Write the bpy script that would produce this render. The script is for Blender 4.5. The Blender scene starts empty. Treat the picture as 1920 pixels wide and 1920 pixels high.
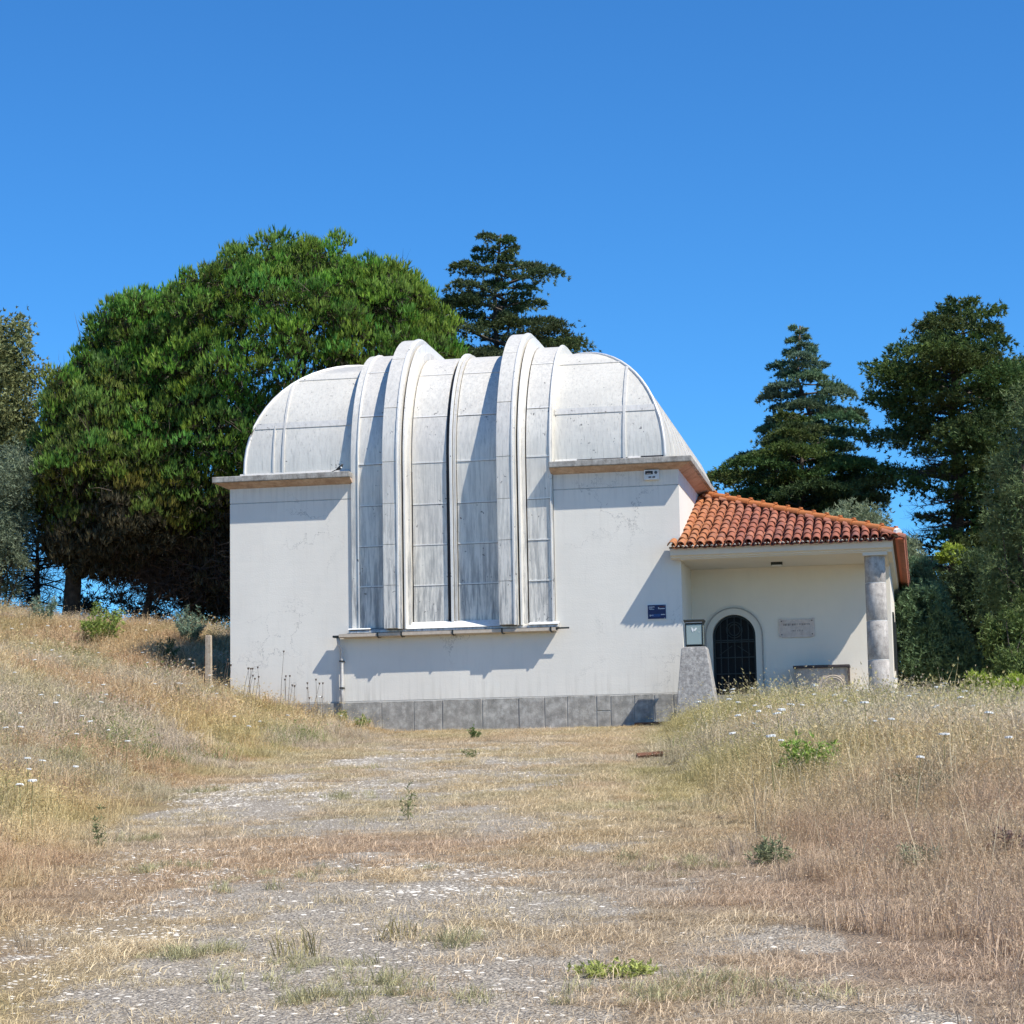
import bpy, math, random
import numpy as np
from mathutils import Vector, Matrix
rnd = random.Random(7); rng = np.random.default_rng(11)
sc = bpy.context.scene; col = sc.collection
# ---------------------------------------------------------------- camera
YAW, PIT, ROL = math.radians(10.407), math.radians(7.385), math.radians(1.070)
CAM = Vector((0, -46, -1.46))
fw = Vector((-math.sin(YAW)*math.cos(PIT), math.cos(YAW)*math.cos(PIT), math.sin(PIT)))
rt0 = Vector((math.cos(YAW), math.sin(YAW), 0)); up0 = rt0.cross(fw)
rt = math.cos(ROL)*rt0 - math.sin(ROL)*up0; up = math.sin(ROL)*rt0 + math.cos(ROL)*up0
cd = bpy.data.cameras.new('camera'); cam = bpy.data.objects.new('camera', cd); col.objects.link(cam)
M = Matrix((rt, up, -fw)).transposed().to_4x4(); M.translation = CAM; cam.matrix_world = M
cd.sensor_width = 36; cd.lens = 4160/1920*36; cd.clip_start = .1; cd.clip_end = 6000
sc.camera = cam
# ---------------------------------------------------------------- world, sun, exposure
SUN = Vector((.60, -.30, .86)).normalized()
w = bpy.data.worlds.new('World'); sc.world = w; w.use_nodes = True
nt = w.node_tree; bg = nt.nodes['Background']; bg.inputs['Strength'].default_value = .14
sky = nt.nodes.new('ShaderNodeTexSky'); sky.sky_type = 'NISHITA'; sky.sun_disc = False
sky.sun_elevation = math.asin(SUN.z); sky.sun_rotation = math.atan2(SUN.x, SUN.y)
sky.altitude = 1500; sky.air_density = 1.0; sky.dust_density = 0.0; sky.ozone_density = 4.0
hs = nt.nodes.new('ShaderNodeHueSaturation'); hs.inputs['Saturation'].default_value = 1.12; hs.inputs['Value'].default_value = 1.0
hs.inputs['Hue'].default_value = .5
tm = nt.nodes.new('ShaderNodeMix'); tm.data_type = 'RGBA'; tm.blend_type = 'MULTIPLY'; tm.inputs[0].default_value = 1; tm.inputs[7].default_value = (.38, .77, 1.0, 1)   # deep clean mountain-blue air
nt.links.new(sky.outputs[0], hs.inputs['Color']); nt.links.new(hs.outputs[0], tm.inputs[6]); nt.links.new(tm.outputs[2], bg.inputs['Color'])
sd = bpy.data.lights.new('sun', 'SUN'); sd.energy = 5.0; sd.angle = math.radians(.5); sd.color = (1, .95, .85)
so = bpy.data.objects.new('sun', sd); col.objects.link(so); so.location = (30, -30, 40)
so.rotation_euler = SUN.to_track_quat('Z', 'Y').to_euler()
vs = sc.view_settings; vs.view_transform = 'Standard'; vs.look = 'None'; vs.exposure = .38; vs.gamma = 1; vs.use_curve_mapping = False
sc.render.engine = 'CYCLES'; sc.cycles.max_bounces = 6; sc.cycles.transparent_max_bounces = 8

# ---------------------------------------------------------------- helpers
def tag(o, label=None, cat=None, group=None, kind=None):
    if label: o['label'] = label
    if cat: o['category'] = cat
    if group: o['group'] = group
    if kind: o['kind'] = kind
    return o
def empty(name, loc=(0, 0, 0), label=None, cat=None, group=None):
    o = bpy.data.objects.new(name, None); col.objects.link(o); o.location = loc; o.empty_display_size = .1
    bpy.context.view_layer.update() if False else None
    return tag(o, label, cat, group)
def add_obj(name, me, parent=None, mat=None, smooth=False):
    o = bpy.data.objects.new(name, me); col.objects.link(o)
    if mat is not None and not me.materials: me.materials.append(mat)
    if parent is not None:
        o.parent = parent
        loc = Vector((0, 0, 0)); p = parent
        while p is not None: loc += p.location; p = p.parent
        o.location = -loc
    if smooth:
        me.polygons.foreach_set('use_smooth', [True]*len(me.polygons))
    return o
class MB:
    def __init__(s): s.v = []; s.f = []
    def add(s, vs_, fs):
        n = len(s.v); s.v += [tuple(v) for v in vs_]; s.f += [tuple(i+n for i in f) for f in fs]; return s
    def box(s, x0, x1, y0, y1, z0, z1):
        return s.add([(x0,y0,z0),(x1,y0,z0),(x1,y1,z0),(x0,y1,z0),(x0,y0,z1),(x1,y0,z1),(x1,y1,z1),(x0,y1,z1)],
                     [(0,3,2,1),(4,5,6,7),(0,1,5,4),(1,2,6,5),(2,3,7,6),(3,0,4,7)])
    def prism(s, pts, axis, a, b):   # polygon pts (2d) extruded along axis from a to b
        n = len(pts)
        def mk(p, t): return {'x': (t, p[0], p[1]), 'y': (p[0], t, p[1]), 'z': (p[0], p[1], t)}[axis]
        V = [mk(p, a) for p in pts] + [mk(p, b) for p in pts]
        F = [tuple(range(n)), tuple(range(2*n-1, n-1, -1))] + [(i, n+i, n+(i+1) % n, (i+1) % n) for i in range(n)]
        return s.add(V, F)
    def tube(s, pts, rad, n=8, cap=True):
        pts = [Vector([float(c_) for c_ in p]) for p in pts]; rad = rad if hasattr(rad, '__len__') else [rad]*len(pts)
        V = []; F = []
        for i, p in enumerate(pts):
            d = (pts[min(i+1, len(pts)-1)] - pts[max(i-1, 0)]).normalized()
            a = d.cross(Vector((0, 0, 1)) if abs(d.z) < .9 else Vector((1, 0, 0))).normalized(); b = d.cross(a)
            for k in range(n):
                t = 2*math.pi*k/n; V.append(p + float(rad[i])*(math.cos(t)*a + math.sin(t)*b))
        for i in range(len(pts)-1):
            for k in range(n):
                F.append((i*n+k, i*n+(k+1) % n, (i+1)*n+(k+1) % n, (i+1)*n+k))
        if cap: F.append(tuple(range(n-1, -1, -1))); F.append(tuple((len(pts)-1)*n+k for k in range(n)))
        return s.add(V, F)
    def mesh(s, name):
        me = bpy.data.meshes.new(name); me.from_pydata(s.v, [], s.f); me.update(); 
        return me
    def build(s, name, mat, parent=None, smooth=False, bevel=0, fix=True):
        me = s.mesh(name)
        if fix:
            import bmesh
            bm = bmesh.new(); bm.from_mesh(me); bmesh.ops.recalc_face_normals(bm, faces=bm.faces); bm.to_mesh(me); bm.free()
        o = add_obj(name, me, parent, mat, smooth)
        if bevel:
            m = o.modifiers.new('bevel', 'BEVEL'); m.width = bevel; m.segments = 2; m.limit_method = 'ANGLE'
        return o
def soup(name, V, F, mat, parent=None, colr=None):   # V (n,3), F (m,3|4)
    me = bpy.data.meshes.new(name); k = F.shape[1]
    me.vertices.add(len(V)); me.vertices.foreach_set('co', V.astype(np.float32).ravel())
    me.loops.add(F.size); me.loops.foreach_set('vertex_index', F.astype(np.int32).ravel())
    me.polygons.add(len(F)); me.polygons.foreach_set('loop_start', np.arange(0, F.size, k, dtype=np.int32))
    try: me.polygons.foreach_set('loop_total', np.full(len(F), k, dtype=np.int32))
    except Exception: pass
    me.update(calc_edges=True)
    if colr is not None:
        a = me.color_attributes.new('Col', 'FLOAT_COLOR', 'POINT')
        c = np.ones((len(V), 4), np.float32); c[:, :3] = colr; a.data.foreach_set('color', c.ravel())
    return add_obj(name, me, parent, mat)
# value noise
def vnoise(x, y, seed=0):
    xi = np.floor(x).astype(np.int64); yi = np.floor(y).astype(np.int64); xf = x-xi; yf = y-yi
    def h(a, b):
        n = (a*374761393 + b*668265263 + seed*974634777) & 0x7fffffff
        n = ((n ^ (n >> 13))*1274126177) & 0x7fffffff
        return ((n ^ (n >> 16)) & 0xffff)/65535.
    u = xf*xf*(3-2*xf); v = yf*yf*(3-2*yf)
    return (h(xi, yi)*(1-u)+h(xi+1, yi)*u)*(1-v) + (h(xi, yi+1)*(1-u)+h(xi+1, yi+1)*u)*v
def fbm(x, y, seed=0, o=4):
    s = 0; a = .5; t = 0
    for i in range(o): s = s + a*vnoise(x*2**i, y*2**i, seed+i); t += a; a *= .5
    return s/t
def sst(a, b, x):
    t = np.clip((x-a)/(b-a), 0, 1); return t*t*(3-2*t)

# ---------------------------------------------------------------- terrain
def XL(Y): return np.interp(Y, [-60, -46, -36, -31.7, -26.7, -18.7, -12, -5, 0, 20], [-2.2, -2.5, -4.4, -6.1, -7.6, -9.6, -10.5, -10.8, -10.9, -10.9])
def XR(Y): return np.interp(Y, [-60, -46, -36, -32, -28.6, -17.5, -5.4, -1.5, 20], [1.6, 1.2, .4, -.5, -1.3, -3.2, -4.5, -4.9, -4.9])
def height(X, Y):
    X = np.asarray(X, float); Y = np.asarray(Y, float)
    zp = .0665*np.clip(Y, -60, 11)
    u = np.clip(XL(Y)-X, 0, None)
    rise = .285*(np.sqrt(u*u+.6)-.775)*sst(-60, -18, Y)*.999 + .05*np.clip(u, 0, 3)*(1-sst(-60, -18, Y))
    rise = np.where(u > 6, .285*5.5*sst(-60, -18, Y)+.16*(u-6)*sst(-60, -18, Y), rise); rise = np.where(u > 13, .285*5.5*sst(-60, -18, Y)+.16*7*sst(-60, -18, Y)+.06*(u-13), rise)
    rise = rise + sst(-1, 7, Y)*sst(2.2, 6, u)*(.30+.22*np.exp(-((u-6.6)/2.2)**2))
    z = zp + rise
    v = np.clip(X-XR(Y), 0, None)
    rr = (.20+.10*(fbm(X*.7, Y*.5, 97)-.5)*2)*sst(0, 1.6, v)*sst(-34, -14, Y)*(1-.8*sst(2.5, 8, v)) + .1*sst(0, 2, v)*(1-sst(-34, -14, Y)) - .3*sst(3.5, 9, v)
    z = z + rr
    off = sst(0, 1, u) + sst(0, 1, v)
    z = z + (fbm(X*.45, Y*.45, 3)-.5)*.24*np.clip(off, .12, 1) + (fbm(X*2.1, Y*2.1, 9)-.5)*.06*np.clip(off, .35, 1)
    # gentle fall behind the crest
    d = np.clip(Y-11, 0, None); z = z - .02*d - .0*d
    z = np.where(Y > 11, np.maximum(z - .10*np.clip(d-2, 0, 40), -3.5), z)
    # level the ground under the building
    inb = sst(-15.2, -14.4, X)*(1-sst(-.9, -.2, X))*sst(.15, .6, Y)*(1-sst(13, 14, Y))
    z = z*(1-inb) + .2*inb
    return z
def H(x, y): return float(height(np.array([x]), np.array([y]))[0])
def pathmask(X, Y):  # 1 on the driveway
    e = (fbm(X*.8, Y*.5, 21)-.5)*1.6
    return sst(-.2, .5, X-XL(Y)+e)*sst(-.2, .8, XR(Y)-X+e)*(1-sst(-1.2, -.3, Y))
def gravel(X, Y):
    def g(cx, cy, sx, sy): return np.exp(-((X-cx)/sx)**2-((Y-cy)/sy)**2)
    a = 1.1*g(-2.9, -35.2, 1.45, 2.2)+.95*g(-3.6, -31.5, 1.6, 1.3)+1.0*g(-7.2, -22.5, 1.5, 3.8)+.8*g(-8, -12, 2.3, 4.2)+.55*g(-5.5, -17, 1.3, 4)+.6*g(-5.4,-34.4,.8,1.2)
    a = a-.3*g(-4.0, -29.0, 1.4, .6)
    w = X-XL(Y); a = np.maximum(a, .60*sst(.2, 1.4, w)*(1-sst(3.6, 6.6, w))*sst(-40, -34, Y)*(1-sst(-9, -4, Y)))-.5*g(-5.2, -27.3, 1.8, 1.2)
    n = fbm(X*1.3, Y*.9, 31)-.5
    n2 = fbm(X*5, Y*5, 37)-.5
    return sst(.26, .72, a+n*1.0+n2*.8)
def stones(X, Y):
    def g(cx, cy, sx, sy): return np.exp(-((X-cx)/sx)**2-((Y-cy)/sy)**2)
    a = 1.0*g(-5.2, -33.5, .75, 2.6)+.9*g(-6.3, -28.8, .9, 2.2)+.8*g(-3.8, -29.6, 1.3, .8)+.7*g(-8.6, -20, .8, 5)+.9*g(-3.2, -31.1, 1.0, .4)+.5*g(-6.5, -19, 2.2, 4)+.35*g(-8, -11, 2.4, 4)+.5*g(-4.9, -36, .8, 1)
    return sst(.25, .8, a+(fbm(X*2.2, Y*1.6, 43)-.5)*1.1)
TINTS = dict(gold=(.50, .395, .20), straw=(.60, .49, .30), red=(.44, .295, .195), lilac=(.46, .41, .36), green=(.17, .21, .06), olive=(.34, .34, .14), brown=(.45, .34, .255))
def grass_tint(X, Y):
    """albedo of the vegetation patches by place (species and dryness)"""
    T = {k: np.array(v) for k, v in TINTS.items()}
    n1 = fbm(X*.33, Y*.22, 51); n2 = fbm(X*.5+9, Y*.35, 57); n3 = fbm(X*.9, Y*.6, 61); n4 = fbm(X*.45-5, Y*.3, 67)
    c = np.zeros(X.shape+(3,)) + T['gold']
    def mix(c, t, m): m = np.clip(m, 0, 1)[..., None]; return c*(1-m)+T[t]*m
    left = (X < XL(Y)+.5)
    c = mix(c, 'straw', sst(.45, .62, n1)*.8)
    c = mix(c, 'red', sst(.50, .64, n2)*.75)
    far = left*sst(-8, 3, Y); c = mix(c, 'red', far*(.55+.4*(n3-.5)))
    c = mix(c, 'lilac', np.where(left, sst(.52, .60, n4), sst(.56, .66, n4))*.8)
    c = mix(c, 'olive', sst(.52, .66, n3)*.55)
    right = (X > XR(Y)-.6)
    c = mix(c, 'olive', right*sst(-28, -18, Y)*sst(.34, .5, n2)*.8); c = mix(c, 'lilac', right*sst(.5, .58, n4)*.6)
    c = mix(c, 'brown', right*(1-sst(-33, -24, Y))*.7)
    mean = np.array([.46, .38, .26]); c = (c*.72+mean*.28)*np.array([1.03, 1.0, .94])
    on = pathmask(X, Y)
    rp = (np.exp(-((X+5.0)/2.0)**2-((Y+27.6)/2.0)**2)+np.exp(-((X+5.4)/1.4)**2-((Y+31)/1.6)**2)+.7*np.exp(-((X+2.6)/.9)**2-((Y+35.2)/1.0)**2))[..., None]; rp = np.clip(rp, 0, .8); c = c*(1-rp)+np.array([.50, .365, .25])*rp
    c = mix(c, 'straw', on*.4*(1-rp[..., 0])); c = mix(c, 'lilac', on*.2*(1-rp[..., 0])); c = mix(c, 'brown', sst(-3.2, -1.2, X)*(1-sst(-28, -18, Y))*.45)
    return c
gx = np.concatenate([[-3000, -900, -300, -120, -70, -45, -34], np.arange(-29, 6.01, .17), [8, 11, 16, 25, 40, 80, 200, 600, 3000]])
gy = np.concatenate([[-300, -120, -70, -55, -48, -44, -41], np.arange(-38.4, 13.01, .17), [14, 15.5, 18, 22, 28, 36, 50, 90, 200, 600, 1500, 4000]])
GX, GY = np.meshgrid(gx, gy); GZ = height(GX, GY)
nx, ny = len(gx), len(gy); idx = np.arange(nx*ny).reshape(ny, nx)
F = np.stack([idx[:-1, :-1], idx[:-1, 1:], idx[1:, 1:], idx[1:, :-1]], -1).reshape(-1, 4)
def mat(name): m = bpy.data.materials.new(name); m.use_nodes = True; return m, m.node_tree, m.node_tree.nodes['Principled BSDF']
def N(nt, t, **kw):
    n = nt.nodes.new(t)
    for k, v in kw.items():
        if k in n.inputs: n.inputs[k].default_value = v
        else: setattr(n, k, v)
    return n
def ramp(nt, fac, stops):
    r = nt.nodes.new('ShaderNodeValToRGB'); e = r.color_ramp.elements
    while len(e) < len(stops): e.new(.5)
    for i, (p, c) in enumerate(stops): e[i].position = p; e[i].color = (*c, 1) if len(c) == 3 else c
    nt.links.new(fac, r.inputs[0]); return r
def g3(v): return (v, v, v)
def noise(nt, vec, scale, detail=4, rough=.55):
    n = N(nt, 'ShaderNodeTexNoise', Scale=scale, Detail=detail, Roughness=rough); nt.links.new(vec, n.inputs['Vector']); return n
def mixc(nt, fac, a, b, mode='MIX'):
    m = nt.nodes.new('ShaderNodeMix'); m.data_type = 'RGBA'; m.blend_type = mode
    L = nt.links.new
    for s_, v in ((0, fac), (6, a), (7, b)):
        if hasattr(v, 'links'): L(v, m.inputs[s_])
        else: m.inputs[s_].default_value = v if s_ == 0 else ((*v, 1) if len(v) == 3 else v)
    return m.outputs[2]
def objco(nt, sx=1, sy=1, sz=1):
    t = nt.nodes.new('ShaderNodeTexCoord'); m = nt.nodes.new('ShaderNodeMapping'); m.inputs['Scale'].default_value = (sx, sy, sz)
    nt.links.new(t.outputs['Object'], m.inputs['Vector']); return m.outputs[0]
def bump(nt, b, h, strength, dist=.02):
    n = N(nt, 'ShaderNodeBump', Strength=strength, Distance=dist); nt.links.new(h, n.inputs['Height']); nt.links.new(n.outputs[0], b.inputs['Normal'])

# ground material
mg, t, b = mat('ground_soil')
co = objco(t)
at = N(t, 'ShaderNodeVertexColor', layer_name='Col'); mk = N(t, 'ShaderNodeVertexColor', layer_name='Mask')
sep = t.nodes.new('ShaderNodeSeparateColor'); t.links.new(mk.outputs[0], sep.inputs[0])
n1 = noise(t, co, 38, 3, .7); n2 = noise(t, co, 9, 4, .7); n3 = noise(t, objco(t, 1, .6, 1), 90, 2, .6)
vor = N(t, 'ShaderNodeTexVoronoi', Scale=48.); t.links.new(co, vor.inputs['Vector'])
vor2 = N(t, 'ShaderNodeTexVoronoi', Scale=85.); t.links.new(co, vor2.inputs['Vector'])
straw = mixc(t, ramp(t, n3.outputs[0], [(.35, g3(0)), (.68, g3(1))]).outputs[0], mixc(t, 1., at.outputs[0], (.62, .58, .55), 'MULTIPLY'), mixc(t, 1., at.outputs[0], (1.35, 1.3, 1.25), 'MULTIPLY'))
peb = ramp(t, vor2.outputs['Color'], [(0, (.10, .080, .060)), (.4, (.25, .21, .163)), (.72, (.44, .38, .30)), (1, (.72, .64, .51))])
vg = t.nodes.new('ShaderNodeRGBToBW'); t.links.new(vor2.outputs['Color'], vg.inputs[0]); t.links.new(vg.outputs[0], peb.inputs[0])
gm = t.nodes.new('ShaderNodeMath'); gm.operation = 'ADD'; t.links.new(sep.outputs[0], gm.inputs[0])
g2 = t.nodes.new('ShaderNodeMath'); g2.operation = 'MULTIPLY_ADD'; t.links.new(n1.outputs[0], g2.inputs[0]); g2.inputs[1].default_value = 1.3; g2.inputs[2].default_value = -.65
t.links.new(g2.outputs[0], gm.inputs[1])
c1 = mixc(t, ramp(t, gm.outputs[0], [(.42, g3(0)), (.6, g3(1))]).outputs[0], straw, peb.outputs[0])
t.links.new(c1, b.inputs['Base Color']); b.inputs['Roughness'].default_value = .95
hb = t.nodes.new('ShaderNodeMath'); hb.operation = 'ADD'; t.links.new(n3.outputs[0], hb.inputs[0]); t.links.new(vor.outputs['Distance'], hb.inputs[1])
bump(t, b, hb.outputs[0], .9, .02)
bare_ = np.exp(-((GX+12.3)/1.0)**2-((GY+9.5)/1.1)**2)[..., None]
gtint = (grass_tint(GX, GY)*(1-bare_)+np.array([.85, .70, .50])*bare_).reshape(-1, 3)
ground = soup('ground', np.stack([GX, GY, GZ], -1).reshape(-1, 3), F, mg, None, gtint*.58)  # ground colour darkened to deepen the shade between grass clumps
a = ground.data.color_attributes.new('Mask', 'FLOAT_COLOR', 'POINT'); mm = np.zeros((nx*ny, 4), np.float32); mm[:, 3] = 1
mm[:, 0] = (gravel(GX, GY)*pathmask(GX, GY)).ravel(); a.data.foreach_set('color', mm.ravel())
ground.data.polygons.foreach_set('use_smooth', [True]*len(F))
tag(ground, 'dry grassy slope with a gravel driveway rising to the building', kind='structure')

# ---------------------------------------------------------------- materials of the building
def plaster(name, base, cracks=True, streak=.5, warm=None):
    m, t, b = mat(name); co = objco(t); L = t.links.new
    n1 = noise(t, co, .7, 5, .6); n2 = noise(t, objco(t, 4, 4, .5), 2.2, 4, .6); n3 = noise(t, co, 30, 3, .6)
    dk = tuple(x*.84 for x in base)
    c = mixc(t, ramp(t, n1.outputs[0], [(.35, g3(0)), (.7, g3(1))]).outputs[0], base, tuple(x*.93 for x in base))
    c = mixc(t, ramp(t, n2.outputs[0], [(.52, g3(0)), (.8, g3(streak))]).outputs[0], c, dk)
    if cracks:
        dn = noise(t, co, 2.2, 5, .7); dv = t.nodes.new('ShaderNodeVectorMath'); dv.operation = 'MULTIPLY_ADD'
        L(dn.outputs['Color'], dv.inputs[0]); dv.inputs[1].default_value = (1.1, 1.1, 1.1); L(co, dv.inputs[2])
        vo = N(t, 'ShaderNodeTexVoronoi', Scale=.85); vo.feature = 'DISTANCE_TO_EDGE'; L(dv.outputs[0], vo.inputs['Vector'])
        cr = ramp(t, vo.outputs['Distance'], [(0, g3(1)), (.0035, g3(.9)), (.009, g3(0))])
        gate = noise(t, co, .55, 2, .5); gr = ramp(t, gate.outputs[0], [(.50, g3(0)), (.64, g3(.62))])
        mu = t.nodes.new('ShaderNodeMath'); mu.operation = 'MULTIPLY'; L(cr.outputs[0], mu.inputs[0]); L(gr.outputs[0], mu.inputs[1])
        c = mixc(t, mu.outputs[0], c, (.22, .21, .2))
        # lichen / damp spots
        sp = N(t, 'ShaderNodeTexVoronoi', Scale=9.); L(dv.outputs[0], sp.inputs['Vector'])
        sr = ramp(t, sp.outputs['Distance'], [(0, g3(1)), (.10, g3(.8)), (.16, g3(0))])
        g4 = noise(t, co, 1.1, 3, .6); gr2 = ramp(t, g4.outputs[0], [(.6, g3(0)), (.7, g3(.55))])
        mu2 = t.nodes.new('ShaderNodeMath'); mu2.operation = 'MULTIPLY'; L(sr.outputs[0], mu2.inputs[0]); L(gr2.outputs[0], mu2.inputs[1])
        c = mixc(t, mu2.outputs[0], c, (.25, .25, .24))
    if cracks:
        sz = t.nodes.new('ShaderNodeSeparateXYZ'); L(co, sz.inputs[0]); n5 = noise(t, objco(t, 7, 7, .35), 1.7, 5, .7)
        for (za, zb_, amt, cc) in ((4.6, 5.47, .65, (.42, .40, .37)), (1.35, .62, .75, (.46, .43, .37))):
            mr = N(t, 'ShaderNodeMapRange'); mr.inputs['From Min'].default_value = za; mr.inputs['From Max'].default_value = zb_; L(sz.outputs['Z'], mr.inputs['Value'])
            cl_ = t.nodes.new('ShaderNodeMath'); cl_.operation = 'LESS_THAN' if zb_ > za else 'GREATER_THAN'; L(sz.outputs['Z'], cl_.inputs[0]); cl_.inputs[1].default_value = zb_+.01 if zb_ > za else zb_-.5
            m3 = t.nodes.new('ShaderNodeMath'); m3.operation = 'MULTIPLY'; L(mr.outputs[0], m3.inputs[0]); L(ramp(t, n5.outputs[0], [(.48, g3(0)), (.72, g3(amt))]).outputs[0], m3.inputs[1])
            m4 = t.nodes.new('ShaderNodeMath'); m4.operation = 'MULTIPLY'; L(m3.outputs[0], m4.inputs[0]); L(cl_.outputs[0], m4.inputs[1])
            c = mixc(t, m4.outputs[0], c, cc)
        n6 = noise(t, objco(t, 1, 1, 1), .35, 3, .5); c = mixc(t, ramp(t, n6.outputs[0], [(.45, g3(0)), (.6, g3(.35))]).outputs[0], c, tuple(x*.9 for x in base))
        n7 = noise(t, objco(t, 1.2, 1.2, 6), 1.4, 4, .6); hh = mixc(t, .5, n3.outputs[0], n7.outputs[0])
    L(c, b.inputs['Base Color']); b.inputs['Roughness'].default_value = .9
    bump(t, b, hh if cracks else n3.outputs[0], .22 if cracks else .18, .02 if cracks else .01); return m
def concrete(name, base, dark, light, sc_=6.):
    m, t, b = mat(name); co = objco(t); L = t.links.new
    n1 = noise(t, co, sc_, 6, .7); n2 = noise(t, objco(t, 3, 3, .6), 4, 5, .7); n3 = noise(t, co, 45, 4, .7)
    c = ramp(t, n1.outputs[0], [(.3, dark), (.5, base), (.72, light)]).outputs[0]
    c = mixc(t, ramp(t, n2.outputs[0], [(.45, g3(0)), (.75, g3(.7))]).outputs[0], c, dark)
    c = mixc(t, ramp(t, n3.outputs[0], [(.6, g3(0)), (.7, g3(.5))]).outputs[0], c, light)
    L(c, b.inputs['Base Color']); b.inputs['Roughness'].default_value = .92; bump(t, b, n3.outputs[0], .5, .015); return m
def plain(name, c, rough=.6, metal=0, spec=None):
    m, t, b = mat(name); b.inputs['Roughness'].default_value = rough; b.inputs['Metallic'].default_value = metal
    n = noise(t, objco(t), 14, 4, .6)
    t.links.new(mixc(t, ramp(t, n.outputs[0], [(.35, g3(0)), (.7, g3(1))]).outputs[0], c, tuple(x*.78 for x in c)), b.inputs['Base Color'])
    return m
def metal_sheet(name, base, streak=.5, dark=(.20, .205, .21)):
    m, t, b = mat(name); L = t.links.new; co = objco(t)
    oi = t.nodes.new('ShaderNodeObjectInfo')
    n1 = noise(t, co, 1.3, 4, .6); n2 = noise(t, objco(t, 9, 9, .8), 1.6, 5, .72); n3 = noise(t, co, 11, 3, .5); n5 = noise(t, objco(t, 26, 26, 1.2), 1.2, 3, .6)
    c = mixc(t, ramp(t, n1.outputs[0], [(.35, g3(0)), (.7, g3(1))]).outputs[0], base, (base[0]*.9, base[1]*.90, base[2]*.90))
    c = mixc(t, ramp(t, oi.outputs['Random'], [(0, g3(0)), (1, g3(.45))]).outputs[0], c, (base[0]*.80, base[1]*.79, base[2]*.82))
    # soot streaks, strongest low down on the vertical sheets (rain run-off)
    sz = t.nodes.new('ShaderNodeSeparateXYZ'); L(co, sz.inputs[0])
    low = N(t, 'ShaderNodeMapRange'); low.inputs['From Min'].default_value = 5.6; low.inputs['From Max'].default_value = 2.2; low.inputs['To Min'].default_value = .25; low.inputs['To Max'].default_value = 1.; L(sz.outputs['Z'], low.inputs['Value'])
    mu = t.nodes.new('ShaderNodeMath'); mu.operation = 'MULTIPLY'
    L(ramp(t, n2.outputs[0], [(.42, g3(0)), (.60, g3(streak)), (.74, g3(1))]).outputs[0], mu.inputs[0]); L(low.outputs[0], mu.inputs[1])
    c = mixc(t, mu.outputs[0], c, dark)
    c = mixc(t, ramp(t, n5.outputs[0], [(.54, g3(0)), (.74, g3(.5))]).outputs[0], c, (.34, .32, .28))
    # flaked spots
    vo = N(t, 'ShaderNodeTexVoronoi', Scale=7.); dv = t.nodes.new('ShaderNodeVectorMath'); dv.operation = 'MULTIPLY_ADD'; L(n3.outputs['Color'], dv.inputs[0]); dv.inputs[1].default_value = (.25, .25, .25); L(co, dv.inputs[2]); L(dv.outputs[0], vo.inputs['Vector'])
    g4 = noise(t, co, 1.9, 2, .5); m2 = t.nodes.new('ShaderNodeMath'); m2.operation = 'MULTIPLY'
    L(ramp(t, vo.outputs['Distance'], [(0, g3(1)), (.13, g3(.9)), (.18, g3(0))]).outputs[0], m2.inputs[0]); L(ramp(t, g4.outputs[0], [(.55, g3(0)), (.62, g3(1))]).outputs[0], m2.inputs[1])
    c = mixc(t, m2.outputs[0], c, (.10, .095, .09))
    L(c, b.inputs['Base Color']); b.inputs['Roughness'].default_value = .5; b.inputs['Metallic'].default_value = .25
    hh = mixc(t, .5, n1.outputs[0], n3.outputs[0]); bump(t, b, hh, .25, .03); return m
M_wall = plaster('white_plaster', (.775, .735, .66)); M_wallin = plaster('porch_plaster', (.80, .735, .63), False, .2)
M_trim = plaster('cornice_plaster', (.70, .65, .56), False, .15)
M_soffit = concrete('soffit_plaster_bounce', (.50, .35, .25), (.30, .20, .14), (.62, .48, .37), 3)  # orange-tan base holds the warm light bounced up from the dry grass
M_ledge = concrete('ledge_concrete', (.34, .32, .29), (.12, .11, .10), (.52, .50, .46), 5)
M_plinth = concrete('plinth_stone', (.35, .33, .295), (.20, .19, .17), (.58, .55, .50), 5)
M_mortar = plain('plinth_mortar', (.55, .53, .49), .95)
M_metal = metal_sheet('dome_sheet_metal', (.76, .715, .625))
M_panel = metal_sheet('shutter_sheet_metal', (.80, .755, .67), .85)
M_batten = metal_sheet('batten_metal', (.72, .69, .63), .7, (.28, .27, .25))
M_bead = metal_sheet('sealed_bead', (.84, .81, .75), .35, (.4, .4, .39))
M_gap = plain('gap_shade', (.045, .045, .05), .9)  # near-black colour paints the shade inside joints, grooves and recesses
M_stone = concrete('column_stone', (.46, .42, .38), (.24, .215, .20), (.62, .58, .53), 8)
M_joint = plain('white_mortar', (.75, .74, .7), .9)
M_iron = plain('dark_iron', (.022, .028, .028), .5, .3)
M_dark = plain('unlit_interior', (.008, .009, .011), .8)  # near-black colour stands for the unlit space behind door and windows
M_pink = concrete('plaque_marble', (.66, .56, .49), (.54, .45, .40), (.74, .65, .58), 10)
M_ped = concrete('pedestal_concrete', (.34, .32, .30), (.16, .15, .145), (.58, .55, .51), 14)
M_beige = plain('beige_gutter', (.55, .47, .38), .7)
M_white = plain('white_paint', (.8, .8, .78), .6)
M_black = plain('black_rubber', (.015, .015, .015), .6)
M_blue = plain('navy_sign_print', (.004, .012, .085), .4); M_blue2 = plain('mid_blue_print', (.01, .06, .22), .4); M_signred = plain('dark_red_print', (.07, .01, .02), .4)
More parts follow.
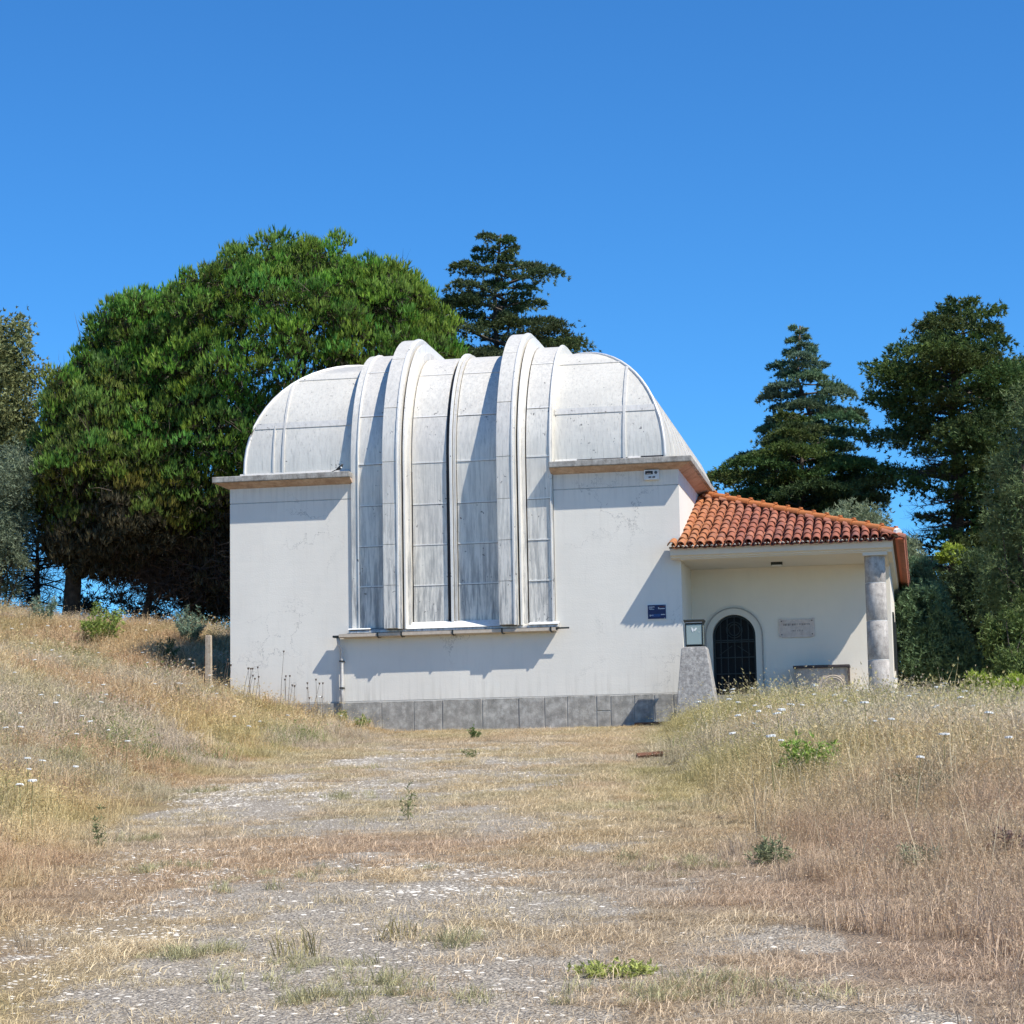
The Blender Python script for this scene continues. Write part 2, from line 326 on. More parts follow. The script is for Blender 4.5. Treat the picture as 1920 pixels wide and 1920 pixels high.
M_rust = plain('rusty_iron', (.16, .065, .035), .85); M_post = concrete('weathered_timber', (.42, .34, .25), (.28, .21, .15), (.52, .44, .34), 12)

# ---------------------------------------------------------------- observatory
BX0, BX1, BD = -14.69, -4.88, 13.0
HX0, HX1 = -11.97, -7.55
obs = empty('observatory_building', (-9.78, 6, 0), 'white plastered observatory with grey metal vault, tall shutters and a tiled porch wing', 'building')
wall = MB()
zb, zt = .68, 5.025
wall.prism([(BX0, zb), (BX1, zb), (BX1, zt), (HX1, zt), (HX1, 2.14), (HX0, 2.14), (HX0, zt), (BX0, zt)], 'y', 0, .3)
wall.box(BX0, BX0+.3, .3, BD, zb, zt); wall.box(BX1-.3, BX1, .3, BD, zb, zt); wall.box(BX0+.3, BX1-.3, BD-.3, BD, zb, zt)
wall.build('wall', M_wall, obs)
fr = MB()     # upper band above the incised groove
fr.prism([(HX0, 0), (HX0, .3), (BX0+.3, .3), (BX0+.3, BD), (BX0, BD), (BX0, 0)], 'z', 5.045, 5.475); fr.build('frieze_band', M_wall, obs)
fr = MB(); fr.prism([(HX1, 0), (BX1, 0), (BX1, BD), (BX1-.3, BD), (BX1-.3, .3), (HX1, .3)], 'z', 5.045, 5.475); fr.build('frieze_band', M_wall, obs)
M_gr = plain('groove_plaster', (.5, .5, .48), .9)
gv = MB(); gv.prism([(HX0, .012), (HX0, .28), (BX0+.25, .28), (BX0+.25, BD-.02), (BX0+.012, BD-.02), (BX0+.012, .012)], 'z', 5.02, 5.05); gv.build('groove', M_gr, obs)
gv = MB(); gv.prism([(HX1, .012), (BX1-.012, .012), (BX1-.012, BD-.02), (BX1-.25, BD-.02), (BX1-.25, .28), (HX1, .28)], 'z', 5.02, 5.05); gv.build('groove', M_gr, obs)
# plinth of stone blocks
pc = MB(); pc.box(BX0+.03, BX1-.03, .0, .25, -.6, .675); pc.box(BX1-.25, BX1-.03, .25, BD, -.6, .675); pc.box(BX0+.03, BX0+.25, .25, BD, -.6, .675); pc.build('plinth_core', M_mortar, obs)
x = BX0-.02; i = 0
widths = [.9, .72, .8, .95, .7, .62, .86, .78, .55, .48, .62, .30, .50, .42, .40, .45, .50, .6]
while x < BX1-.05:
    wd = widths[i % len(widths)]; i += 1; x1 = min(x+wd, BX1+.015)
    if BX1-x1 < .2: x1 = BX1+.015
    q = MB(); h_ = .66+rnd.uniform(-.008, .008)
    if i % 5 == 2 and i > 8:
        MB().box(x+.008, x1-.008, -.018-rnd.uniform(0, .008), .1, -.5, .33).build('stone_block', M_plinth, obs, bevel=.008)
        q.box(x+.008, x1-.008, -.018-rnd.uniform(0, .008), .1, .345, h_)
    else: q.box(x+.008, x1-.008, -.015-rnd.uniform(0, .012), .1, -.5, h_)
    q.build('stone_block', M_plinth, obs, bevel=.008); x = x1
y = .12
while y < BD:
    y1 = min(y+rnd.uniform(.6, 1), BD)
    MB().box(BX1-.1, BX1+.015, y+.006, y1-.006, -.5, .66).build('stone_block', M_plinth, obs, bevel=.008); y = y1
# ledge and soffit moulding
e = .31
def ledge(xa, xb, side):
    q = MB()
    if side < 0: poly = [(xa-e, -e), (xb, -e), (xb, .18), (xa+.25, .18), (xa+.25, BD), (xa-e, BD+e)]
    else: poly = [(xa, -e), (xb+e, -e), (xb+e, BD+e), (xb-.25, BD), (xb-.25, .18), (xa, .18)]
    q.prism(poly, 'z', 5.475, 5.60); o = q.build('ledge', M_ledge, obs, bevel=.012)
    s = MB(); pr = [(0, 5.36), (-.045, 5.375), (-.2, 5.44), (-.24, 5.473), (.02, 5.473)]
    n = len(pr)
    if side < 0: path = [((xb, 0), (0, 1)), ((xa, 0), (-1, 1)), ((xa, BD), (-1, -1))]
    else: path = [((xa, 0), (0, 1)), ((xb, 0), (1, 1)), ((xb, BD), (1, -1))]
    V = []
    for k, ((px_, py_), (dx, dy)) in enumerate(path):
        for (yy, zz) in pr:
            o_ = -yy
            V.append((px_+(dx*o_ if k > 0 else 0), py_-dy*o_, zz))
    Fs = []
    for k in range(2):
        for a_ in range(n): Fs.append((k*n+a_, k*n+(a_+1) % n, (k+1)*n+(a_+1) % n, (k+1)*n+a_))
    Fs += [tuple(range(n)), tuple(range(2*n, 3*n))]
    s.add(V, Fs); s.build('soffit_moulding', M_soffit, obs)
ledge(BX0, HX0+.04, -1); ledge(HX1-.04, BX1, 1)

# dome: cloister vault with hips, profile shared by shutters
DX0, DX1, DY0, DY1, Z0, RR, HH = -14.40, -5.17, .15, 12.85, 5.75, 2.3, 2.65
def prof(off, t):     # t<0: metres below the spring line; 0..1: quarter ellipse; >1: flat top, metres
    if t <= 0: return (DY0-off, Z0+t)
    if t <= 1:
        a_ = t*math.pi/2; return (DY0+RR-(RR+off)*math.cos(a_), Z0+(HH+off)*math.sin(a_))
    return (DY0+RR+(t-1), Z0+HH+off)
dome = MB()
nr = 18; ring = []
for k in range(nr+1):
    a_ = k/nr*math.pi/2; o_ = RR*(1-math.cos(a_)); z_ = Z0+HH*math.sin(a_)
    ring.append([(DX0+o_, DY0+o_, z_), (DX1-o_, DY0+o_, z_), (DX1-o_, DY1-o_, z_), (DX0+o_, DY1-o_, z_)])
ring.insert(0, [(DX0, DY0, 5.58), (DX1, DY0, 5.58), (DX1, DY1, 5.58), (DX0, DY1, 5.58)])
V = [p for r_ in ring for p in r_]; Fs = []
for k in range(len(ring)-1):
    for s_ in range(4): Fs.append((k*4+s_, k*4+(s_+1) % 4, (k+1)*4+(s_+1) % 4, (k+1)*4+s_))
Fs.append(tuple(len(V)-4+s_ for s_ in range(4)))
dome.add(V, Fs); dm = dome.build('dome', M_metal, obs)
def shade_auto(o, ang=30):
    me = o.data; me.polygons.foreach_set('use_smooth', [True]*len(me.polygons))
    try: me.set_sharp_from_angle(angle=math.radians(ang))
    except Exception: pass
shade_auto(dm, 40)
def strip(name, x0, x1, off, thick, ts, mat_, parent, xf=None):
    """sheet following the profile between x0 and x1; outer face at `off`, `thick` deep"""
    q = MB(); V = []; n = len(ts)
    for t_ in ts:
        (ya, za), (yb, zb_) = prof(off, t_), prof(off-thick, t_)
        V += [(x0, ya, za), (x1, ya, za), (x1, yb, zb_), (x0, yb, zb_)]
    Fs = [(3, 2, 1, 0), tuple(4*(n-1)+k for k in range(4))]
    for k in range(n-1):
        for s_ in range(4): Fs.append((4*k+s_, 4*k+(s_+1) % 4, 4*k+4+(s_+1) % 4, 4*k+4+s_))
    q.add(V, Fs); o = q.build(name, mat_, parent); shade_auto(o, 35); return o
def seq(a_, b_, top=1.0):
    out = [a_]; 
    t_ = a_
    for k in list(np.arange(0, 1.0001, 1/16)) + [2, 4, 6, 8]:
        if a_ < k < b_: out.append(float(k))
    if a_ < 0 < b_ and 0 not in out: out.insert(1, 0.)
    out.append(b_); return sorted(set(out))
zs = [2.22-Z0, 3.10-Z0, 3.97-Z0, 4.85-Z0, 0.0, .25, .56, 1.0, 6.0]
def sheets(x0, x1, off, parent, g=.006, name='metal_sheet', mt=None):
    for k in range(len(zs)-1):
        a_, b_ = zs[k], zs[k+1]; ga = g if a_ < 0 else g/3.6
        if 0 < k: strip('seam_strap', x0+.012, x1-.012, off+.012, .018, [a_+ga*.5, a_+ga*.5+(.028 if a_ < 0 else .0075)], M_bead, parent)
        strip(name, x0+.008, x1-.008, off+rnd.uniform(-.006, .006), .025, seq(a_+ga, b_-ga), mt or M_panel, parent)
# dome battens
for (xa, t0, t1, wd) in ((-13.53, -.12, .565, .045), (-13.75, -.12, .25, .03), (-6.03, -.12, .56, .06)):
    strip('batten', xa-wd/2, xa+wd/2, .025, .03, seq(t0, t1), M_batten, dm)
def hb_(x0, x1, t_, wt, nm='batten'):
    strip(nm, x0, x1, .016, .02, [t_-wt/2, t_+wt/2], M_batten, dm)
hipx = lambda t_: RR*(1-math.cos(t_*math.pi/2))
for t_, wt in ((.25, .035), (.60, .008)):
    hb_(DX0+hipx(t_)+.03, HX0-.02, t_, wt); hb_(HX1+.02, DX1-hipx(t_)-.03, t_-.0 if wt > .02 else t_+.02, wt)
# rolled hip caps
for cx, sgn in ((DX0, 1), (DX1, -1)):
    pts = []
    for k in range(0, 17):
        a_ = k/16*math.pi/2; o_ = RR*(1-math.cos(a_)); pts.append((cx+sgn*(o_-.0), DY0+o_, Z0+HH*math.sin(a_)))
    pts.insert(0, (cx, DY0, 5.6))
    MB().tube(pts, .035, 6).build('hip_cap', M_bead, dm, smooth=True)
# side battens on the right face (run up the curve)
for yb_ in np.arange(1.3, 12.4, .95):
    q = MB(); V = []; 
    tmax = 1.0
    ks = np.linspace(0, 1, 12)
    for t_ in ks:
        o_ = RR*(1-math.cos(t_*math.pi/2)); z_ = Z0+HH*math.sin(t_*math.pi/2)
        if DY0+o_ > yb_ or DY1-o_ < yb_: break
        V += [(DX1-o_+.022, yb_-.025, z_+.004), (DX1-o_+.022, yb_+.025, z_+.004), (DX1-o_-.02, yb_+.025, z_-.02), (DX1-o_-.02, yb_-.025, z_-.02)]
    n = len(V)//4
    if n < 2: continue
    Fs = [(0, 1, 2, 3), tuple(4*(n-1)+k for k in range(4))]
    for k in range(n-1):
        for s_ in range(4): Fs.append((4*k+s_, 4*k+(s_+1) % 4, 4*k+4+(s_+1) % 4, 4*k+4+s_))
    q.add(V, Fs); q.build('batten', M_batten, dm)
# flashing at the foot of the dome
q = MB(); q.prism([(.15-.10, 5.603), (.15+.02, 5.603), (.15+.02, 5.70), (.15-.02, 5.70), (.15-.05, 5.64)], 'x', DX0-.1, HX0-.02); q.build('foot_flashing', M_batten, dm)
for xa, xb in ((HX1+.03, -7.05), (-5.95, -5.70)):
    q = MB(); q.prism([(.05, 5.603), (.17, 5.603), (.17, 5.70), (.13, 5.70), (.10, 5.64)], 'x', xa, xb); q.build('foot_flashing', M_batten, dm)
MB().box(-7.05, -5.97, .142, .17, 5.625, 5.685).build('gap_shade_strip', M_gap, dm); MB().box(-5.68, -5.2, .142, .17, 5.64, 5.70).build('gap_shade_strip', M_gap, dm)  # near-black strips at the dome foot stand in for shaded gaps
deb = MB()
for k in range(26):
    x_ = rnd.uniform(-7.1, -5.2); s_ = rnd.uniform(.012, .03); deb.box(x_-s_*1.6, x_+s_*1.6, .0+rnd.uniform(0, .1), .03+rnd.uniform(.02, .1), 5.60, 5.60+s_*1.2)
deb.build('loose_debris', M_ledge, dm)['kind'] = 'stuff'

# shutter assembly
sh = MB(); sh.box(HX0+.02, HX1-.02, .19, .28, 2.16, 5.6); sb = sh.build('shutter', M_gap, obs)
strip('backing', HX0+.03, HX1-.03, -.03, .05, seq(2.25-Z0, -.1), M_gap, sb)
# outer bands
for x0, x1, side in ((-11.80, -11.19, -1), (-8.12, -7.60, 1)):
    sheets(x0, x1, .18, sb)
    xo = (HX0+.01, -11.80) if side < 0 else (-7.60, HX1-.01)
    strip('frame_strip', xo[0], xo[1], .195, .17, seq(2.2-Z0, 6.0), M_panel, sb)
    strip('edge_bead', xo[1 if side < 0 else 0]-.012, xo[1 if side < 0 else 0]+.012, .22, .05, seq(2.2-Z0, 6.0), M_bead, sb)
    # cheek closing the band above the ledge
    xc = HX0+.012 if side < 0 else HX1-.012
    strip('cheek', xc-.01, xc+.01, .175, .17, seq(-.15, 6.0), M_metal, sb)
# middle panels
sheets(-10.64, -9.88, .045, sb); sheets(-9.66, -8.71, .04, sb)
strip('recess', -9.88, -9.79, .022, .03, seq(2.25-Z0, 6.0), M_gap, sb)
strip('centre_rib', -9.80, -9.745, .14, .16, seq(2.24-Z0, 6.0), M_bead, sb)
strip('centre_rib', -9.73, -9.67, .10, .1, seq(2.24-Z0, 6.0), M_batten, sb)
# two projecting ribs
for (xa, xb, xc) in ((-11.185, -10.87, -10.66), (-8.70, -8.37, -8.14)):
    rb = strip('shutter_rib', xa+.012, xb, .485, .46, seq(2.18-Z0, 6.0), M_panel, sb)
    for k in range(len(zs)-1):
        a_, b_ = zs[k]-(.04 if k == 0 else 0), zs[k+1]; ga = .006 if a_ < 0 else .0017
        strip('rib_sheet', xa, xb-.005, .505+rnd.uniform(-.002, .004), .02, seq(a_+ga, b_-ga), M_panel, sb)
    strip('rib_corner', xb-.012, xb+.025, .53, .06, seq(2.17-Z0, 6.0), M_bead, sb); strip('rib_return', xb+.025, xb+.07, .485, .45, seq(2.17-Z0, 6.0), M_panel, sb)
    strip('rib_groove', xb+.07, xb+.11, .30, .3, seq(2.19-Z0, 6.0), M_gap, sb)
    strip('rib_bead', xb+.11, xb+.145, .40, .38, seq(2.17-Z0, 6.0), M_bead, sb); strip('rib_flange', xb+.145, xc, .20, .22, seq(2.17-Z0, 6.0), M_panel, sb)
# sill
sl = MB(); sl.prism([(-.20, 2.115), (.1, 2.115), (.1, 2.22), (-.02, 2.22), (-.19, 2.165)], 'x', HX0-.02, HX1+.08); sl.build('sill', M_batten, obs, bevel=.006)
MB().prism([(-.22, 2.19), (-.03, 2.19), (-.03, 2.235), (-.20, 2.215)], 'x', -12.02, -11.52).build('sill_cap', M_white, obs, bevel=.01)
MB().prism([(-.215, 2.17), (-.08, 2.17), (.10, 2.31), (.08, 2.33)], 'x', -10.72, -8.72).build('sill_slope', M_white, obs)
MB().prism([(-.24, 2.17), (-.03, 2.17), (-.03, 2.24), (-.22, 2.21)], 'x', -8.10, -7.47).build('sill_cap', M_white, obs, bevel=.01)
gt = MB(); gt.prism([(-.27, 2.10), (-.27, 2.035), (-.15, 2.02), (-.03, 2.035), (-.03, 2.10), (-.045, 2.10), (-.045, 2.05), (-.15, 2.035), (-.255, 2.05), (-.255, 2.10)], 'x', -12.2, -7.52)
gut = gt.build('gutter', M_beige, obs)
for xb_ in (-11.35, -10.83, -9.72, -8.66, -7.62):
    MB().prism([(-.285, 2.115), (-.285, 2.02), (-.15, 2.0), (0, 2.02), (0, 2.036), (-.15, 2.016), (-.27, 2.034), (-.27, 2.115)], 'x', xb_-.015, xb_+.015).build('gutter_bracket', M_iron, gut)
MB().box(-12.34, -12.03, -.26, -.10, 2.03, 2.075).build('gutter_hopper', M_iron, gut, bevel=.005)
MB().tube([(-7.6, -.2, 2.085), (-7.24, -.2, 2.085)], .018, 8).build('gutter_rod', M_iron, gut)
dp = MB(); dp.tube([(-12.24, -.18, 2.03), (-12.23, -.14, 1.88), (-12.19, -.085, 1.8), (-12.19, -.08, 1.0), (-12.185, -.08, .35)], .037, 10); dp.build('downpipe', plain('pipe_paint', (.58, .56, .53), .6), obs, smooth=True)
for z_ in (1.52, .95): MB().box(-12.235, -12.145, -.125, 0, z_, z_+.03).build('pipe_clamp', M_iron, obs)

# ---------------------------------------------------------------- porch wing
PXR, EX, EY, EZ = -.62, -.31, -.5, 3.66
AX, AY, AZ = BX1, 4.4, 5.32
pw = MB()   # back wall with an arched door opening
dc, dr, zs_, zf = -3.985, .465, 1.955, .60
def arch(c, r, zsp, zb_, n=20): return [(c+r, zb_)] + [(c+r*math.cos(k/n*math.pi), zsp+r*math.sin(k/n*math.pi)) for k in range(n+1)] + [(c-r, zb_)]
ap = arch(dc, dr, zs_, zf)
outer = [(PXR, zf), (PXR, 3.42), (BX1, 3.42), (BX1, zf)]
poly = outer + [ap[-1]] + ap[-2:0:-1] + [ap[0]]
pw.prism(poly, 'y', 2.0, 2.25)
pw.box(PXR-.25, PXR, 2.25, 13.2, -.2, 3.42)
pw.build('porch_wall', M_wallin, obs)
MB().box(BX1+.002, PXR, -.25, 2.25, -.3, .595).build('porch_floor', M_plinth, obs)
MB().box(BX1, PXR-.001, 1.985, 2.0, .6, .66).build('skirting', M_plinth, obs)
MB().box(BX1+.002, -.52, -.28, 2.0, 3.42, 3.50).build('porch_ceiling', M_trim, obs)
q = MB(); V = []   # cornice running along the front and back along the right eave
pr = [(0.0, 3.44), (-.03, 3.455), (-.03, 3.475), (-.10, 3.50), (-.12, 3.60), (-.12, 3.64), (.15, 3.64), (.15, 3.44)]
n = len(pr)
for (px_, py_, dx, dy) in ((-5.06, -.30, 0, 1), (-.62, -.30, -1, 1), (-.62, 13.4, -1, -1)):
    for (o_, z_) in pr: V.append((px_+dx*o_, py_+dy*o_, z_))
Fs = [tuple(range(n)), tuple(range(2*n, 3*n))]
for k in range(2):
    for a_ in range(n): Fs.append((k*n+a_, k*n+(a_+1) % n, (k+1)*n+(a_+1) % n, (k+1)*n+a_))
q.add(V, Fs); q.build('cornice', M_trim, obs)
# column beam
MB().box(-1.12, PXR, -.28, 2.0, 3.36, 3.42).build('beam', M_trim, obs)
cl = empty('column', (-.885, 0, .3)); cl.parent = obs; cl.location = Vector((-.885, -.02, .3)) - obs.location
drums = [(.0, 1.22), (1.235, 2.02), (2.035, 2.80), (2.815, 3.36)]
CO = bpy.data.objects
def drum(z0, z1, r0, r1, name, m_, sides=28):
    me_ = MB(); me_.tube([(-.885, -.02, z0), (-.885, -.02, z0+.008), (-.885, -.02, z1-.008), (-.885, -.02, z1)], [r0-.006, r0, r1, r1-.006], sides)
    o = me_.build(name, m_, None); shade_auto(o, 40); o.parent = cl; o.location = Vector((.885, .02, -.3)); return o
for z0, z1 in drums:
    rf = lambda z_: .222-.012*z_/3.3
    drum(z0, z1, rf(z0), rf(z1), 'drum', M_stone)
    if z1 < 3.3: drum(z1-.002, z1+.017, rf(z1)-.003, rf(z1)-.003, 'mortar_joint', M_joint)
# windows of the right side wall
for yc in (4.2, 7.2, 10.4):
    wf = MB()
    for (a0, a1, b0, b1) in ((yc-.5, yc+.5, 2.42, 2.5), (yc-.5, yc+.5, 1.25, 1.33), (yc-.5, yc-.42, 1.33, 2.42), (yc+.42, yc+.5, 1.33, 2.42), (yc-.03, yc+.03, 1.33, 2.42)):
        wf.box(PXR-.02, PXR+.035, a0, a1, b0, b1)
    wo = wf.build('window', M_iron, obs); MB().box(PXR-.02, PXR+.012, yc-.42, yc+.42, 1.33, 2.42).build('pane', M_dark, wo)
# door surround, gate
def archring(name, r0, r1, y0, y1, m_, zb_=.6, parent=obs, n=24):
    a1, a2 = arch(dc, r1, zs_, zb_, n), arch(dc, r0, zs_, zb_, n); k = len(a1); V = []; Fs = []
    for p in a1: V.append((p[0], y0, p[1]))
    for p in a2: V.append((p[0], y0, p[1]))
    for p in a1: V.append((p[0], y1, p[1]))
    for p in a2: V.append((p[0], y1, p[1]))
    for i_ in range(k-1):
        Fs += [(i_, i_+1, k+i_+1, k+i_), (2*k+i_, 3*k+i_, 3*k+i_+1, 2*k+i_+1), (i_, 2*k+i_, 2*k+i_+1, i_+1), (k+i_, k+i_+1, 3*k+i_+1, 3*k+i_)]
    Fs += [(0, k, 3*k, 2*k), (k-1, 3*k-1, 4*k-1, 2*k-1)]
    q_ = MB(); q_.add(V, Fs); return q_.build(name, m_, parent)
archring('door_surround', dr, .60, 1.955, 2.0, M_trim); archring('surround_bead', .597, .622, 1.94, 1.999, plain('bead_grey', (.40, .37, .33), .9))
gate = archring('iron_gate', dr-.045, dr-.003, 2.06, 2.10, M_iron, .62)
bars = []
for dx_ in (-.3, -.15, 0, .15, .3):
    zt_ = zs_+math.sqrt(max(.42**2-dx_**2, 0)); bars.append(dx_)
    MB().box(dc+dx_-.009, dc+dx_+.009, 2.07, 2.09, .62, zt_).build('gate_bar', M_iron, gate)
def hoop(cx, cz, r_, nm='gate_ring', rr_=.011, y_=2.08, m_=None, par=None, a0=0, a1=2*math.pi):
    k = 24; MB().tube([(cx+r_*math.cos(a0+(a1-a0)*i_/k), y_, cz+r_*math.sin(a0+(a1-a0)*i_/k)) for i_ in range(k+1)], rr_, 6, False).build(nm, m_ or M_iron, par or gate, smooth=True)
M_gate2 = plain('gate_green_grey', (.03, .04, .04), .6, .2)
for rr0 in (.12, .17): hoop(dc, zs_+.14, rr0, m_=M_gate2)
for z_ in (zs_-.08, zs_-.12, 1.5, 1.15, .75): MB().box(dc-.42, dc+.42, 2.068, 2.092, z_-.01, z_+.01).build('gate_rail', M_gate2, gate)
for s_ in (-1, 1): MB().tube([(dc+s_*.06, 2.08, 1.75), (dc+s_*.33, 2.08, 1.56)], .01, 6).build('gate_bar', M_gate2, gate)
dd = MB(); dd.prism(arch(dc, dr+.05, zs_, .6), 'y', 2.2, 2.24); dd.build('dark_interior_panel', M_dark, obs)  # near-black panel painted as the unlit interior behind the gate

# tiled roof
def tile_mat():
    m, t, b = mat('clay_tile'); L = t.links.new; oi = t.nodes.new('ShaderNodeObjectInfo'); co = objco(t)
    geo = t.nodes.new('ShaderNodeNewGeometry'); sx = t.nodes.new('ShaderNodeSeparateXYZ'); L(geo.outputs['Position'], sx.inputs[0])
    base = ramp(t, oi.outputs['Random'], [(0, (.32, .088, .042)), (.3, (.37, .115, .058)), (.6, (.27, .085, .050)), (.85, (.40, .145, .08)), (1, (.24, .085, .06))]).outputs[0]
    n1 = noise(t, geo.outputs['Position'], 9, 5, .65); n2 = noise(t, geo.outputs['Position'], 1.6, 4, .6); n3 = noise(t, geo.outputs['Position'], 40, 3, .6)
    mr = N(t, 'ShaderNodeMapRange'); L(sx.outputs['X'], mr.inputs['Value']); mr.inputs['From Min'].default_value = -4.9; mr.inputs['From Max'].default_value = -3.6; mr.inputs['To Min'].default_value = .5; mr.inputs['To Max'].default_value = 0
    mrn = t.nodes.new('ShaderNodeMath'); mrn.operation = 'MULTIPLY'; L(mr.outputs[0], mrn.inputs[0]); L(ramp(t, n2.outputs[0], [(.3, g3(.35)), (.55, g3(1))]).outputs[0], mrn.inputs[1])
    c = mixc(t, mrn.outputs[0], base, (.56, .24, .055))          # yellow-orange lichen on the tiles next to the wall
    c = mixc(t, ramp(t, n1.outputs[0], [(.45, g3(0)), (.68, g3(.7))]).outputs[0], c, (.15, .085, .07))
    c = mixc(t, ramp(t, n3.outputs[0], [(.66, g3(0)), (.76, g3(.45))]).outputs[0], c, (.46, .33, .26))
    L(c, b.inputs['Base Color']); b.inputs['Roughness'].default_value = .88; bump(t, b, n1.outputs[0], .5, .01); return m
M_tile = tile_mat(); M_ridge = plain('orange_ridge_clay', (.56, .19, .055), .85)
M_tiledark = plain('roof_underlay', (.14, .06, .035), .95)
def tile_mesh(r0, r1, ln, name, up_=True, th=.014, n=7):
    q = MB(); V = []; Fs = []
    for (yy, r_) in ((0, r0), (ln, r1)):
        for rr_ in (r_, r_-th):
            for k in range(n+1):
                a_ = math.pi*k/n; z_ = rr_*math.sin(a_); V.append((rr_*math.cos(a_), yy, z_ if up_ else -z_))
    m_ = n+1
    for k in range(n):
        Fs += [(k, k+1, 2*m_+k+1, 2*m_+k), (m_+k, 3*m_+k, 3*m_+k+1, m_+k+1), (k, m_+k, m_+k+1, k+1), (2*m_+k, 2*m_+k+1, 3*m_+k+1, 3*m_+k)]
    Fs += [(0, 2*m_, 3*m_, m_), (n, m_+n, 3*m_+n, 2*m_+n)]
    q.add(V, Fs); me = q.mesh(name); me.materials.append(M_tile)
    import bmesh
    bm = bmesh.new(); bm.from_mesh(me); bmesh.ops.recalc_face_normals(bm, faces=bm.faces); bm.to_mesh(me); bm.free()
    me.polygons.foreach_set('use_smooth', [True]*len(me.polygons))
    try: me.set_sharp_from_angle(angle=math.radians(40))
    except Exception: pass
    return me
slope = math.atan2(AZ-EZ, AY-EY); sl_len = math.hypot(AZ-EZ, AY-EY)
rf = MB()
A = (EX-.14, EY+.14, EZ+.05); Bp = (AX, AY, AZ); Cp = (AX, 8.75, AZ); Dp = (EX-.14, 13.5, EZ+.05); E2 = (AX, EY+.14, EZ+.05); E3 = (AX, 13.5, EZ+.05)
dz = -.05
def dn(p): return (p[0], p[1], p[2]+dz)
rf.add([dn(A), dn(Bp), dn(Cp), dn(Dp), dn(E2), dn(E3), (EX-.14, EY+.14, EZ-.01), (EX-.14, 13.5, EZ-.01), (AX, EY+.14, EZ-.01), (AX, 13.5, EZ-.01)],
       [(0, 1, 4), (0, 3, 2, 1), (2, 3, 5), (0, 4, 8, 6), (0, 6, 7, 3), (3, 7, 9, 5), (6, 8, 9, 7), (4, 1, 2, 5, 9, 8)])
rf.box(-5.08, AX-.002, EY+.14, -.03, EZ-.01, EZ+.02)
roof = rf.build('roof', M_tiledark, obs)
MB().box(EX-.137, EX+.02, EY+.02, 13.55, EZ-.012, EZ+.02).build('eave_tile_underside', plain('terracotta_bounce', (.50, .12, .055), .8), obs)  # strip for tile undersides; its bright red carries the light bounced onto them
cov = tile_mesh(.088, .074, .50, 'cover_tile'); pan = tile_mesh(.098, .085, .50, 'pan_tile', False)
def put(me, name, loc, tilt, rz=0, roll=0, parent=roof, bank=0):
    o = bpy.data.objects.new(name, me); col.objects.link(o); o.parent = parent
    base_ = obs.location + roof.location
    o.location = Vector(loc); 
    o.rotation_euler = (Matrix.Rotation(rz, 3, 'Z') @ Matrix.Rotation(tilt, 3, 'X') @ Matrix.Rotation(roll, 3, 'Y')).to_euler()
    return o
sp = .1985; step = .43
ntile = 0
i = 0; xx = -5.02
while xx < EX-.03:
    ymax = AY if xx < AX else -.06
    if xx >= AX-.02: ymax = EY + (EX-xx)*(AY-EY)/(EX-AX)
    else: ymax = EY+.47
    for kind in (0, 1):
        x_ = xx + (sp/2 if kind else 0)
        if kind and x_ > EX-.05: continue
        j = 0; L_ = 0
        while True:
            y0 = EY-.05+(j*step)*math.cos(slope)
            if j > 0 and y0+.42*math.cos(slope) > ymax+.25: break
            if y0 > ymax-.12 and j > 0: break
            z0 = EZ+(y0-EY)*math.tan(slope)
            if xx < AX-.02 and j > 0: break
            put(cov if kind == 0 else pan, 'roof_tile', (x_+rnd.uniform(-.007, .007), y0+rnd.uniform(-.012, .012), z0+(.035 if kind == 0 else .055)+rnd.uniform(0, .006)), slope-.03+rnd.uniform(-.01, .01), rnd.uniform(-.035, .035)); ntile += 1
            j += 1
    xx += sp
nug = MB()
for k in range(44):
    x_ = -4.98+k*sp/2+rnd.uniform(-.02, .02); w_ = rnd.uniform(.015, .035)
    if x_ < EX-.06: nug.tube([(x_-w_, EY-.035, EZ-.0+rnd.uniform(-.01, .02)), (x_, EY-.055, EZ+.012), (x_+w_, EY-.03, EZ+rnd.uniform(-.01, .01))], [.006, .016, .006], 5)
nug.build('mortar_filling', plain('pale_mortar', (.60, .54, .47), .9), roof)['kind'] = 'stuff'
# side and rear slopes: joined tiles (seen only edge-on)
def joined(name, places):
    Vc = np.array([v.co[:] for v in cov.vertices]); Fc = [tuple(p.vertices) for p in cov.polygons]
    Vp = np.array([v.co[:] for v in pan.vertices]); Fp = [tuple(p.vertices) for p in pan.polygons]
    q = MB()
    for (k, loc, R_) in places:
        V_ = (Vc if k == 0 else Vp) @ R_.T + np.array(loc); q.add(V_.tolist(), Fc if k == 0 else Fp)
    o = q.build(name, M_tile, roof, fix=False); o['kind'] = 'stuff'; return o
pl = []; sl2 = math.atan2(AZ-EZ, EX-AX)
R_ = np.array(Matrix.Rotation(math.radians(90), 3, 'Z') @ Matrix.Rotation(sl2-.03, 3, 'X'))
yy = EY+.1
while yy < 13.55:
    lim = min((yy-EY)/(AY-EY), (13.65-yy)/(13.65-8.75), 1)*(EX-AX)
    for kind in (0, 1):
        y_ = yy+(sp/2 if kind else 0); j = 0
        while j*step*math.cos(sl2) < lim-.12 or j == 0:
            o_ = j*step*math.cos(sl2)-.06
            pl.append((kind, (EX-o_, y_, EZ+o_*math.tan(sl2)+(.035 if kind == 0 else .055)), R_)); j += 1
    yy += sp
joined('side_slope_tiles', pl)
